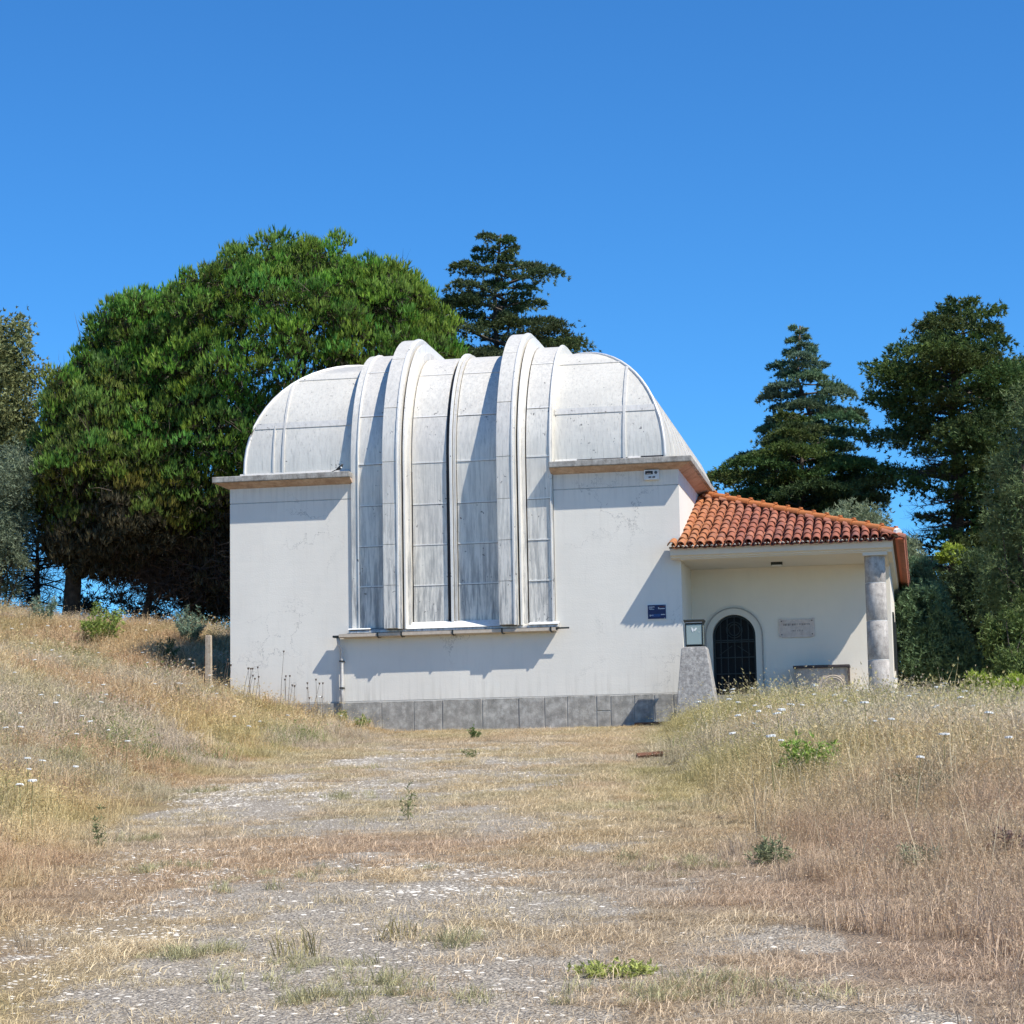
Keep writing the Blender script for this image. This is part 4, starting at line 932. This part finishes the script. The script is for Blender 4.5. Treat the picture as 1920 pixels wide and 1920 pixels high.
# ---- broadleaf crowns
def leafy(name, label, base, blobs, seed, col_, n, leaf=(.11, .03, 5), trunk_r=.12, spread=.8, upd=.5, cat='tree', group=None, stems=10, tips=1.2, ctr=.55):
    r = np.random.default_rng(seed); R = random.Random(seed); root = empty(name, base, label, cat, group)
    vol = np.array([np.prod(b_[1])**(2/3) for b_ in blobs]); cnt = (n*vol/vol.sum()).astype(int); parts = []
    q = MB()
    for (c, ra), m_ in zip(blobs, cnt):
        c = np.array(c, float); ra = np.array(ra, float); ks = max(6, int(m_/45)); 
        cc = c+unit(r.normal(size=(ks, 3)))*ra*r.uniform(.45, 1.0, size=(ks, 1))
        for j in range(min(ks, stems)):
            pp, rr_ = limb(base if j % 3 else tuple((np.array(base)+c)/2), tuple(cc[j]), trunk_r*.35, .008, .12, 4, R); q.tube(pp, rr_, 4, False)
        cr = ra.mean()*.24
        k_ = r.integers(0, ks, m_); P = cc[k_]+r.normal(size=(m_, 3))*cr*.55
        D = unit(P-cc[k_])+unit(P-c)*.6+np.array([0, 0, upd])
        cv = r.uniform(.75, 1.3, size=(ks, 1))[k_]
        parts.append(tris(P, D, leaf[2], leaf[0], leaf[1], spread, np.array(col_)*cv, .25, np.full(3, tips), r))
    q.build('stem', M_bark, root); V, F_, C_ = merge(parts); o = soup('foliage', V, F_, M_leaf, root, C_)
    return root
def trunked(root, base, top, r0): MB().tube(*limb(base, top, r0, r0*.6, .03), 9).build('trunk', M_bark, root, smooth=True)
leafy('thicket', 'dark low undergrowth filling the gaps between the trunks behind the ridge', (-20, 17, 3), [((-24.0, 17, 4.2), (1.6, .8, 1.1)), ((-21.8, 17, 4.0), (1.4, .8, .8)), ((-19.6, 17, 4.4), (1.8, .8, 1.4)), ((-17.6, 17, 4.3), (1.4, .8, 1.7))], 71, (.035, .05, .03), 5200, (.15, .04, 5), .05, cat='undergrowth', stems=14)
t_ = leafy('ivy_tree', 'pale olive ivy-clad column of a tree at the left edge of the photograph', (-27.2, 14.5, 3.5), [((-26.6, 14.2, 12.0), (1.25, 1.2, 1.3)), ((-26.4, 14.2, 10.6), (1.45, 1.3, 1.6)), ((-26.2, 14.2, 8.9), (1.7, 1.3, 1.5)), ((-26.6, 14.2, 7.2), (1.8, 1.3, 1.4))], 41, (.20, .22, .095), 20000, (.13, .07, 4), .3, stems=4)
trunked(t_, (-26.8, 14.5, 3.3), (-26.6, 14.3, 8), .25)
leafy('olive_tree', 'silver-green shrub-like tree at the left edge under the ivy-clad tree', (-25.0, 11, 3.3), [((-24.9, 10.6, 7.3), (1.5, 1, 1.2)), ((-25.0, 10.6, 6.0), (1.35, 1, 1.1)), ((-24.8, 10.4, 4.9), (1.0, .8, .9))], 42, (.18, .22, .14), 10000, (.14, .028, 6), .15)
t_ = leafy('olive_tree', 'tall silvery olive with fine leaves at the right edge of the photograph', (3.2, 9, .0), [((3.6, 9, 7.6), (1.3, 1.3, 1.1)), ((3.1, 9, 6.4), (1.3, 1.3, 1.1)), ((2.9, 8.6, 5.2), (1.3, 1.3, 1.2)), ((2.8, 8.6, 3.9), (1.4, 1.3, 1.2)), ((2.8, 8.4, 2.6), (1.3, 1.2, 1.1)), ((4.1, 9, 8.6), (.9, .9, .7))], 43, (.135, .185, .075), 22000, (.14, .024, 5), .2)
trunked(t_, (3.2, 9, -.3), (3.0, 9, 5), .16)
leafy('olive_tree', 'small silvery olive top showing between the tiled roof and the dark trees', (-1.9, 17.5, .2), [((-1.7, 17, 5.9), (.95, .8, .75)), ((-2.5, 17, 5.2), (1.1, .8, .8)), ((-.9, 17, 5.0), (1.0, .8, .9)), ((-1.6, 17, 3.8), (1.6, 1, 1.2))], 44, (.22, .26, .16), 9000, (.15, .028, 6), .12)
leafy('bush', 'large grey-green bush growing against the right side of the porch', (.4, 10, .2), [((.0, 9.6, 2.7), (.85, .9, .9)), ((.25, 9.6, 1.7), (1.05, .9, 1.1)), ((.9, 9.6, 1.2), (.8, .9, .9)), ((-.05, 11, 3.7), (.6, .8, .7))], 45, (.13, .20, .10), 16000, (.13, .034, 5), .1, cat='bush')
leafy('bush', 'dark bush filling the gap beneath the tallest cypress', (2.6, 15, .2), [((1.6, 14, 3.4), (1.2, 1, 1.5)), ((2.7, 13, 2.2), (1.3, 1, 1.6)), ((1.2, 14, 1.6), (1.2, 1, 1.3)), ((3.6, 12, 1.5), (1.2, 1, 1.3))], 46, (.06, .09, .035), 15000, (.14, .045, 5), .1, cat='bush')
leafy('bush', 'dark spreading bush in the lower right behind the dry bank', (2.4, 1.5, -.2), [((2.2, 1.5, .75), (.9, .8, .75)), ((3.1, 1.5, .9), (.9, .8, 1.0)), ((2.0, 3.5, 1.5), (.7, .8, .9)), ((2.9, 4, 2.2), (.9, .8, 1.2))], 47, (.10, .14, .04), 11000, (.12, .035, 5), .08, cat='bush')
leafy('bush', 'bright yellow-green bush on the bank, right of the porch column', (1.15, -1.5, -.3), [((1.1, -2.2, .35), (.5, .45, .38)), ((1.65, -2.0, .30), (.55, .45, .42)), ((.7, -2.2, .2), (.35, .35, .28))], 48, (.30, .36, .055), 4200, (.11, .03, 5), .05, cat='bush', upd=1.0)
leafy('shrub', 'bright yellow-green sprig hanging against the dark cypress trunk', (1.0, 16.5, 4.2), [((.95, 16.3, 4.95), (.42, .3, .36)), ((1.25, 16.3, 4.75), (.3, .3, .2))], 49, (.28, .34, .05), 900, (.14, .05, 5), .05, cat='shrub')
def herb(name, label, x, y, h, rad, col_, seed, nst=26, nl=14, ln=.06, wd=.014, cat='plant', stemc=(.16, .17, .07), low=.25):
    r = np.random.default_rng(seed); z = H(x, y); root = empty(name, (x, y, z), label, cat)
    az = r.uniform(0, 6.283, nst); out = np.stack([np.cos(az), np.sin(az), 0*az], 1); ex = rad*np.sqrt(r.uniform(0, 1, nst)); hh = h*r.uniform(.45, 1.08, nst)*(1-.35*(ex/rad)**2)
    B = np.array([x, y, z-.02])+out*(ex*.25)[:, None]; T = np.array([x, y, z])+out*ex[:, None]; T[:, 2] += hh; Mi = (B+T)/2-out*(ex*.12)[:, None]; Mi[:, 2] += hh*.08
    V = []; w_ = .006
    for k in range(nst):
        sd = np.array([-out[k][1], out[k][0], 0])*w_*.5; V += [B[k]-sd, B[k]+sd, Mi[k]+sd*.8, Mi[k]-sd*.8, Mi[k]-sd*.8, Mi[k]+sd*.8, T[k]+sd*.3, T[k]-sd*.3]
    V = np.array(V); F_ = np.arange(len(V)).reshape(-1, 4); F_ = np.concatenate([F_[:, [0, 1, 2]], F_[:, [0, 2, 3]]])
    o = soup('stem', V, F_, M_leaf, root, np.broadcast_to(np.array(stemc), V.shape)); 
    t_ = low+(1-low)*r.uniform(0, 1, (nst, nl, 1)); P = (1-t_)**2*B[:, None]+2*t_*(1-t_)*Mi[:, None]+t_**2*T[:, None]; P = P.reshape(-1, 3)+r.normal(size=(nst*nl, 3))*.012
    D = r.normal(size=P.shape)*.8+np.array([0, 0, .55])+np.repeat(out, nl, 0)*.4
    V, F_, C_ = tris(P, D, 3, ln, wd, .6, np.array(col_)*r.uniform(.75, 1.25, (len(P), 1)), .2, np.full(3, 1.2), r); soup('leaves', V, F_, M_leaf, root, C_)['kind'] = 'stuff'
    return root
def hb2(x, y): return H(x, y)
for a_ in (
    ('shrub', 'bright green round sapling on the grassy ridge left of the timber stake', -18.9, 3.2, 1.05, .62, (.24, .31, .07), 51, 46, 26, .10, .026, 'shrub'),
    ('shrub', 'pale blue-green feathery sapling on the ridge, in front of the two pines', -21.5, 6.2, .95, .40, (.20, .27, .19), 52, 30, 26, .11, .018, 'shrub'),
    ('shrub', 'blue-green wispy sapling on the ridge nearest the left wall', -17.4, 5.2, .95, .45, (.20, .28, .20), 53, 34, 26, .11, .018, 'shrub'),
    ('shrub', 'small dark green thorny sapling just left of the timber stake', -16.75, 1.8, .62, .34, (.11, .14, .055), 54, 26, 20, .07, .02, 'shrub'),
    ('shrub', 'low green tuft-like shrub on the ridge at the far left edge', -21.9, 3.4, .6, .35, (.17, .24, .07), 55, 34, 14, .14, .018, 'shrub'),
    ('weed', 'small dark green weed growing alone where the driveway meets the wall', -8.4, -4.6, .27, .13, (.13, .18, .06), 61, 14, 10, .06, .018),
    ('weed', 'bright green weed at the foot of the plinth below the shutters', -11.65, -.5, .26, .2, (.25, .30, .09), 62, 16, 10, .07, .018),
    ('weed', 'yellow-green weed at the foot of the downpipe', -12.1, -.4, .32, .15, (.30, .32, .10), 63, 14, 10, .07, .016),
    ('weed', 'thin upright green weed standing alone in the middle of the driveway', -5.0, -24.7, .36, .09, (.20, .22, .09), 64, 5, 12, .05, .010),
    ('weed', 'low yellow-green cushion of weed on the straw near the bottom of the driveway', -1.55, -35.0, .06, .24, (.34, .37, .10), 65, 60, 7, .035, .011),
    ('weed', 'dark shrub-like herb in the shade hollow of the right bank', -.05, -26.3, .42, .42, (.15, .16, .09), 66, 50, 14, .07, .012),
    ('weed', 'dark green bristly herb in the middle of the right bank', -1.15, -29.6, .20, .22, (.19, .21, .11), 67, 22, 14, .06, .011),  # herb added to darken a shaded hollow among the grass
    ('weed', 'bushy bright green plant in the tall grass of the right bank', -1.2, -22.9, .55, .34, (.26, .37, .075), 68, 60, 18, .09, .018),
    ('weed', 'purplish dark dry herb clump near the right edge of the bank', .55, -30.4, .28, .22, (.24, .16, .13), 69, 24, 14, .05, .011),
    ('weed', 'grey-green feathery herb clump at the lower edge of the tall grass', -.1, -30.6, .24, .26, (.28, .28, .17), 70, 26, 12, .06, .010),
    ('weed', 'small dark sprig on the left edge of the driveway, nearest the viewer', -5.0, -36.0, .2, .1, (.14, .17, .08), 73, 7, 9, .05, .010),
    ('weed', 'dark green sprig where the gravel meets the left bank', -7.2, -27.2, .34, .07, (.13, .16, .07), 74, 5, 12, .05, .010),
    ('weed', 'low green sprig on the gravel in the upper driveway', -7.0, -12.0, .14, .16, (.2, .23, .1), 75, 12, 7, .05, .011)):
    herb(*a_)

# ---- grass: tuft meshes instanced on scattered points (uncountable ground cover)
def tuft(name, n, rad, h, wd, lean, seed, seeds=0., loc=None, curl=.5):
    r = np.random.default_rng(seed); a = r.uniform(0, 2*np.pi, n); rr_ = rad*np.sqrt(r.uniform(0, 1, n))
    b0 = np.stack([rr_*np.cos(a), rr_*np.sin(a), np.zeros(n)-.02], 1); az = r.uniform(0, 2*np.pi, n); L_ = h*r.uniform(.45, 1.15, n)
    ln = lean*r.uniform(.2, 1.2, n); out = np.stack([np.cos(az), np.sin(az), np.zeros(n)], 1)
    side = np.stack([-np.sin(az+.6), np.cos(az+.6), np.zeros(n)], 1)*wd/2*r.uniform(.7, 1.3, n)[:, None]
    mid = b0+out*(ln*L_*.4)[:, None]+np.array([0, 0, 1])*(L_*.58*np.sqrt(np.clip(1-ln**2*.3, .1, 1)))[:, None]
    tip = mid+out*(ln*L_*(.35+curl))[:, None]+np.array([0, 0, 1])*(L_*.42*np.clip(1-ln*.8, .05, 1))[:, None]
    V = np.stack([b0-side, b0+side, mid-side*.8, mid+side*.8, tip], 1); F_ = []
    base = np.arange(n)[:, None]*5; F_ = np.concatenate([base+np.array([0, 1, 3]), base+np.array([0, 3, 2]), base+np.array([2, 3, 4])])
    C_ = np.broadcast_to(r.uniform(.65, 1.35, (n, 1, 1)), (n, 5, 3)).copy(); C_ *= np.array([1, 1, 1, 1, 1.15])[None, :, None]
    V = V.reshape(-1, 3); C_ = C_.reshape(-1, 3)
    if seeds > 0:
        k = r.random(n) < seeds; tp = tip[k]; P, F2, C2 = tris(tp-(out[k]*.02), unit(tip[k]-mid[k]), 4, .036, .008, .35, np.array([1.12, 1.12, 1.05]), .2, None, r)
        F_ = np.concatenate([F_, F2+len(V)]); V = np.concatenate([V, P]); C_ = np.concatenate([C_, C2])
    o = soup(name, V, F_, M_blade, None, C_); x_, y_ = loc; o.location = (x_, y_, H(x_, y_)); tag(o, 'dry grass tuft on the bank', kind='stuff'); o['tint'] = (.35, .30, .15); return o
def field(name, label, P, tint, rot, scl, vi, srcs):
    me = bpy.data.meshes.new(name); me.vertices.add(len(P)); me.vertices.foreach_set('co', P.astype(np.float32).ravel())
    def at(nm, ty, data, key): a_ = me.attributes.new(nm, ty, 'POINT'); a_.data.foreach_set(key, data.ravel())
    c = np.ones((len(P), 4), np.float32); c[:, :3] = tint; at('tint', 'FLOAT_COLOR', c, 'color')
    at('rot', 'FLOAT_VECTOR', rot.astype(np.float32), 'vector'); at('scl', 'FLOAT_VECTOR', scl.astype(np.float32), 'vector'); at('vi', 'INT', vi.astype(np.int32), 'value')
    o = add_obj(name, me); tag(o, label, kind='stuff')
    g = bpy.data.node_groups.new(name, 'GeometryNodeTree'); g.interface.new_socket('Geometry', in_out='INPUT', socket_type='NodeSocketGeometry'); g.interface.new_socket('Geometry', in_out='OUTPUT', socket_type='NodeSocketGeometry')
    gi, go = g.nodes.new('NodeGroupInput'), g.nodes.new('NodeGroupOutput'); ip = g.nodes.new('GeometryNodeInstanceOnPoints'); jn = g.nodes.new('GeometryNodeJoinGeometry')
    for s_ in srcs:
        oi = g.nodes.new('GeometryNodeObjectInfo'); oi.inputs['Object'].default_value = s_; oi.inputs['As Instance'].default_value = True; g.links.new(oi.outputs['Geometry'], jn.inputs[0])
    def na(nm, ty): n_ = g.nodes.new('GeometryNodeInputNamedAttribute'); n_.data_type = ty; n_.inputs['Name'].default_value = nm; return [x_ for x_ in n_.outputs if x_.enabled and x_.name == 'Attribute'][0]
    g.links.new(gi.outputs[0], ip.inputs['Points']); g.links.new(jn.outputs[0], ip.inputs['Instance']); ip.inputs['Pick Instance'].default_value = True
    g.links.new(na('vi', 'INT'), ip.inputs['Instance Index']); g.links.new(na('rot', 'FLOAT_VECTOR'), ip.inputs['Rotation']); g.links.new(na('scl', 'FLOAT_VECTOR'), ip.inputs['Scale'])
    g.links.new(ip.outputs[0], go.inputs[0]); md = o.modifiers.new('scatter', 'NODES'); md.node_group = g; return o
def scatter(n, x0, x1, y0, y1, keep):
    """n candidates, density falling with distance from the viewer's end of the slope"""
    X = rng.uniform(x0, x1, n); Y = y0+(y1-y0)*rng.uniform(0, 1, n)**1.15
    d = Y+46; lim = (X > -.47*d-1.5) & (X < .075*d+2.0)
    inb = (X > -14.95) & (X < -4.6) & (Y > -.12); porch = (X >= -4.95) & (X < -.45) & (Y > -.35); box_ = (X > -5.1) & (X < -4.0) & (Y > -1.2) & (Y < -.3); wing = (X > -1) & (X < -.3) & (Y > -.3)
    p = keep(X, Y); k = lim & ~inb & ~porch & ~box_ & ~wing & (rng.random(n) < p); return X[k], Y[k]
dry = [tuft('dry_grass_tuft', 54, .18, .34, .0055, .75, 101+k, .35, loc=(-12.0-.8*k, -9-k)) for k in range(4)]
tall = [tuft('tall_grass_tuft', 52, .23, .58, .006, .85, 111+k, .6, loc=(-1.2-.4*k, -12-k)) for k in range(4)]
mt_ = [tuft('straw_litter', 80, .27, .17, .0055, 1.2, 121+k, 0, loc=(-3.3-.5*k, -18-k), curl=.8) for k in range(3)]
grn = [tuft('green_grass_tuft', 50, .13, .24, .006, .9, 131+k, 0, loc=(-3.0-.4*k, -33.5-k*.7)) for k in range(2)]
def place(name, label, X, Y, srcs, s0, s1, tintf, hs_=(.8, 1.2), tilt=.12, sink=0., hf=None):
    n = len(X); Z = height(X, Y)-sink; s_ = rng.uniform(s0, s1, n)*(hf(X, Y) if hf else 1); wide = 1+np.clip((Y+46-14)/40, 0, 1)*.6
    rot = np.stack([rng.normal(size=n)*tilt, rng.normal(size=n)*tilt, rng.uniform(0, 6.28, n)], 1)
    scl = np.stack([s_*wide, s_*wide, s_*rng.uniform(*hs_, n)], 1)
    tint = tintf(X, Y)*rng.uniform(.85, 1.2, (n, 1))*1.15
    field(name, label, np.stack([X, Y, Z], 1), tint, rot, scl, rng.integers(0, len(srcs), n), srcs)
lb = lambda X, Y: (1-.93*np.exp(-((X+12.3)/1.0)**2-((Y+9.5)/1.1)**2)-.8*np.exp(-((X+10.9)/.5)**2-((Y+8.8)/.6)**2))*(X < XL(Y)+.3)*(sst(-.3, .6, XL(Y)-X+(fbm(X*1.4, Y*1.1, 77)-.5)*1.6)*.95)
X, Y = scatter(60000, -27, -1.5, -40, 12.5, lambda X, Y: lb(X, Y)*np.interp(Y, [-38, -20, 0, 12], [1, .9, .62, .55])*(.12+.88*sst(.32, .52, fbm(X*1.6, Y*1.2, 78))))
place('dry_grass', 'dry golden and reddish grass covering the left bank', X, Y, dry, .6, 1.15, grass_tint, (.7, 1.3), hf=lambda X, Y: (.5+.5*sst(0, 1.5, XL(Y)-X))*(.5+1.0*fbm(X*1.1, Y*.8, 93)))
rb_ = lambda X, Y: sst(-.1, .9, X-XR(Y)+(fbm(X*1.3, Y*.9, 79)-.5)*1.6)
tallm = lambda X, Y: rb_(X, Y)*sst(-33.5, -27, Y+(fbm(X*.8, Y*.8, 80)-.5)*5)
X, Y = scatter(42000, -6, 6.5, -36, 4, lambda X, Y: tallm(X, Y)*(.15+.85*sst(.30, .52, fbm(X*1.9, Y*1.3, 99))))
place('tall_grass', 'tall seeding grass covering the right bank up to the porch', X, Y, tall, .55, 1.15, grass_tint, (.7, 1.3), hf=lambda X, Y: (.55+.45*sst(-.2, 2.6, X-XR(Y)+(fbm(X*.9, Y*.7, 91)-.5)*1.5))*(.55+.45*sst(-32, -22, Y))*(1-.50*sst(-9, -2, Y))*(.55+1.0*fbm(X*1.2, Y*.9, 92)))
n_ = 420; X = rng.uniform(-4.9, -3.3, n_); Y = rng.uniform(-4.5, -1.35, n_)
place('tall_grass', 'tall grass in front of the foot of the stone pedestal', X, Y, tall, .6, 1.1, grass_tint, (.8, 1.35), hf=lambda X, Y: sst(-5.1, -4.3, X)*.5+.2)
X, Y = scatter(20000, -5, 6, -41, -20, lambda X, Y: rb_(X, Y)*(1-sst(-30, -24, Y))*.8)
place('dry_grass', 'short reddish-brown grass at the lower right', X, Y, dry, .45, .8, grass_tint)
X, Y = scatter(75000, -16, 5, -39.5, .2, lambda X, Y: (1-.85*gravel(X, Y))*(.70)*(X > XL(Y)-1.2)*(X < XR(Y)+4.5)*np.interp(Y, [-38, -15, 0], [1, .8, .55])*(1-.6*stones(X, Y)))
place('straw_litter_layer', 'flattened straw lying over the driveway', X, Y, mt_, .45, .95, grass_tint, (.28, .75), .06, .01)
stk = [tuft('tall_seed_stalks', 7, .22, .95, .0055, .55, 141+k, 1., loc=(-1.0-.5*k, -16-k), curl=.25) for k in range(3)]
X, Y = scatter(2600, -6, 6.5, -31, 3, lambda X, Y: tallm(X, Y)*sst(.4, .62, fbm(X*1.3, Y*1.1, 95)))
place('tall_seed_stalks_field', 'tall pale seed stalks sticking out of the grass of the right bank', X, Y, stk, .35, .95, lambda X, Y: np.array([.56, .47, .31])+0*X[:, None])
X, Y = scatter(5000, -26, -5, -32, 9, lambda X, Y: lb(X, Y)*sst(.45, .62, fbm(X*1.1, Y*1.1, 96)))
place('tall_seed_stalks_field', 'pale seed stalks sticking out of the grass of the left bank', X, Y, stk, .4, .75, lambda X, Y: np.array([.54, .44, .26])+0*X[:, None])
gcl = [(-3.15, -34.6, .3, 14), (-4.0, -34.1, .25, 18), (-2.75, -35.4, .6, 34), (-1.2, -35.6, .5, 30), (-6.7, -21, .5, 12), (-5.8, -29.4, .3, 10), (-4.6, -30.3, .8, 14), (-8.3, -15, .6, 10), (-2.0, -29.5, .7, 20), (-4.9, -36.1, .3, 16), (-2.3, -24, .7, 14), (-8.9, -19.5, .35, 16), (-7.0, -26.5, .15, 10), (-2.6, -33.8, .25, 8)]
GXs = np.concatenate([rng.normal(c_[0], c_[2]*.5, c_[3]) for c_ in gcl]); GYs = np.concatenate([rng.normal(c_[1], c_[2]*.5, c_[3]) for c_ in gcl])
place('green_grass', 'grey-green grass tufts growing through the gravel', GXs, GYs, grn, .35, .75, lambda X, Y: np.array([.36, .335, .185])+0*X[:, None], (.4, .85))
X, Y = scatter(5000, -24, -9, -30, 11, lambda X, Y: (X < XL(Y)-.3)*sst(.60, .70, fbm(X*.6, Y*.5, 81)))
place('green_grass', 'green grass patches within the left bank', X, Y, grn+dry[:1], .8, 1.3, lambda X, Y: np.array([.15, .19, .055])+0*X[:, None])
X, Y = scatter(2600, -4.5, 5, -24, 0, lambda X, Y: tallm(X, Y)*(.25*sst(.5, .66, fbm(X*.7, Y*.5, 83))+np.exp(-((X+1.3)/.5)**2-((Y+19.6)/.9)**2)))
place('green_grass', 'green herbs among the tall grass of the right bank', X, Y, grn, .9, 1.7, lambda X, Y: np.array([.16, .20, .06])+0*X[:, None])
# ---- loose pale stones on the driveway
def stone_field(n, r0, r1, keep, name, label, base, seed):
    r = np.random.default_rng(seed); X = r.uniform(-11, 1, n); Y = -39.5+38.5*r.uniform(0, 1, n)**1.3
    k = (X > -.45*(Y+46)-.5) & (r.random(n) < keep(X, Y)*pathmask(X, Y)); X, Y = X[k], Y[k]; n = len(X)
    o_ = np.array([[1, 0, 0], [.45, .9, 0], [-.6, .75, 0], [-1, -.1, 0], [-.4, -.85, 0], [.6, -.8, 0], [.3, .2, .8], [-.35, -.1, .75]])
    fs = np.array([[0, 1, 6], [1, 2, 6], [2, 7, 6], [2, 3, 7], [3, 4, 7], [4, 5, 7], [5, 6, 7], [5, 0, 6]])
    V = o_[None]*r.uniform(.7, 1.3, (n, 8, 3)); s_ = r.uniform(0, 1, n)**2.2*(r1-r0)+r0; s_ = s_*(1+.35*np.clip((Y+30)/30, 0, 1))
    a = r.uniform(0, 6.28, n); ca, sa = np.cos(a), np.sin(a); W = V.copy(); W[..., 0] = V[..., 0]*ca[:, None]-V[..., 1]*sa[:, None]; W[..., 1] = V[..., 0]*sa[:, None]+V[..., 1]*ca[:, None]
    W = W*s_[:, None, None]*np.array([1.35, .95, .38]); W[..., 0] += X[:, None]; W[..., 1] += Y[:, None]; W[..., 2] += (height(X, Y)-.15*s_)[:, None]
    F_ = (fs[None]+np.arange(n)[:, None, None]*8).reshape(-1, 3); C_ = np.broadcast_to(np.array(base)*r.uniform(.6, 1.25, (n, 1, 1)), (n, 8, 3)).reshape(-1, 3)
    o = soup(name, W.reshape(-1, 3), F_, M_pebble, None, C_); tag(o, label, kind='stuff')
M_pebble, t, b = mat('limestone_pebbles'); at_ = N(t, 'ShaderNodeVertexColor', layer_name='Col'); t.links.new(at_.outputs[0], b.inputs['Base Color']); b.inputs['Roughness'].default_value = .9
stone_field(120000, .008, .026, lambda X, Y: 1.4*stones(X, Y)+.2*gravel(X, Y), 'limestone_gravel', 'loose white limestone fragments on the driveway', (.74, .68, .58), 201)
stone_field(190000, .005, .014, lambda X, Y: gravel(X, Y)*.85*np.interp(Y, [-32, -14, -8], [1, .5, .15]), 'grey_gravel', 'grey gravel chippings on the driveway', (.40, .345, .27), 202)

# ---- wild carrot: stem and pale umbel, one thing each
st_me = MB().tube([(0, 0, 0), (.02, .01, .3), (.01, .03, .58)], [.005, .004, .003], 4, False).mesh('stem'); st_me.materials.append(plain('carrot_stem', (.17, .19, .07), .8))
um = MB()
for k in range(14):
    a_ = k*2.4; r_ = .012*math.sqrt(k+.3); s_ = .013; um.prism([(.01+r_*math.cos(a_)+s_*math.cos(q_), .03+r_*math.sin(a_)+s_*math.sin(q_)) for q_ in np.linspace(0, 5.2, 6)], 'z', .585-r_*.15, .597-r_*.1)
um_me = um.mesh('umbel'); um_me.materials.append(plain('white_petals', (.82, .82, .78), .8))
def carrot(x, y, h_, s_, label, group):
    e_ = empty('wild_carrot', (x, y, H(x, y)), label, 'flower', group); e_.scale = (s_, s_, h_)
    e_.rotation_euler = (rnd.uniform(-.25, .1), rnd.uniform(-.2, .2), rnd.uniform(0, 6))
    for nm, me in (('stem', st_me), ('umbel', um_me)): o = bpy.data.objects.new(nm, me); col.objects.link(o); o.parent = e_
cnt = 0
while cnt < 62:
    y = rnd.uniform(-30, 4); x = rnd.uniform(-20, -6)
    if x < float(XL(y))-.4 and x > -.44*(y+46) and not (x > -14.9 and y > -.3) : carrot(x, y, rnd.uniform(.75, 1.0), rnd.uniform(.45, .8), 'small white wild carrot flower head standing in the dry grass of the left bank', 'wild carrots on the left bank'); cnt += 1
cnt = 0
while cnt < 78:
    y = rnd.uniform(-30, -1); x = rnd.uniform(-4.5, 2.5)
    if x > float(XR(y))+.4 and x < .06*(y+46)+.3: carrot(x, y, rnd.uniform(.95, 1.35), rnd.uniform(.5, 1.0), 'white wild carrot flower head standing in the tall grass of the right bank', 'wild carrots on the right bank'); cnt += 1
# tall dark dry stalks in front of the left wall
for k in range(26):
    x = rnd.uniform(-14.9, -12.3); y = rnd.uniform(-1.4, -.3); z_ = H(x, y); h_ = rnd.uniform(.45, .9)*(1.5 if k == 0 else 1)
    root = empty('dry_stalk', (x, y, z_), 'thin dark dry flower stalk in front of the lower left white wall', 'plant', 'dry stalks before the left wall')
    lx = rnd.uniform(-.1, .25)*h_
    MB().tube([(x, y, z_-.05), (x+lx*.4, y, z_+h_*.5), (x+lx, y, z_+h_)], [.006, .005, .003], 4, False).build('stem', M_twig, root)
    MB().tube([(x+lx, y, z_+h_-.01), (x+lx, y, z_+h_+.03)], [.012, .022], 6).build('seed_head', M_twig, root)
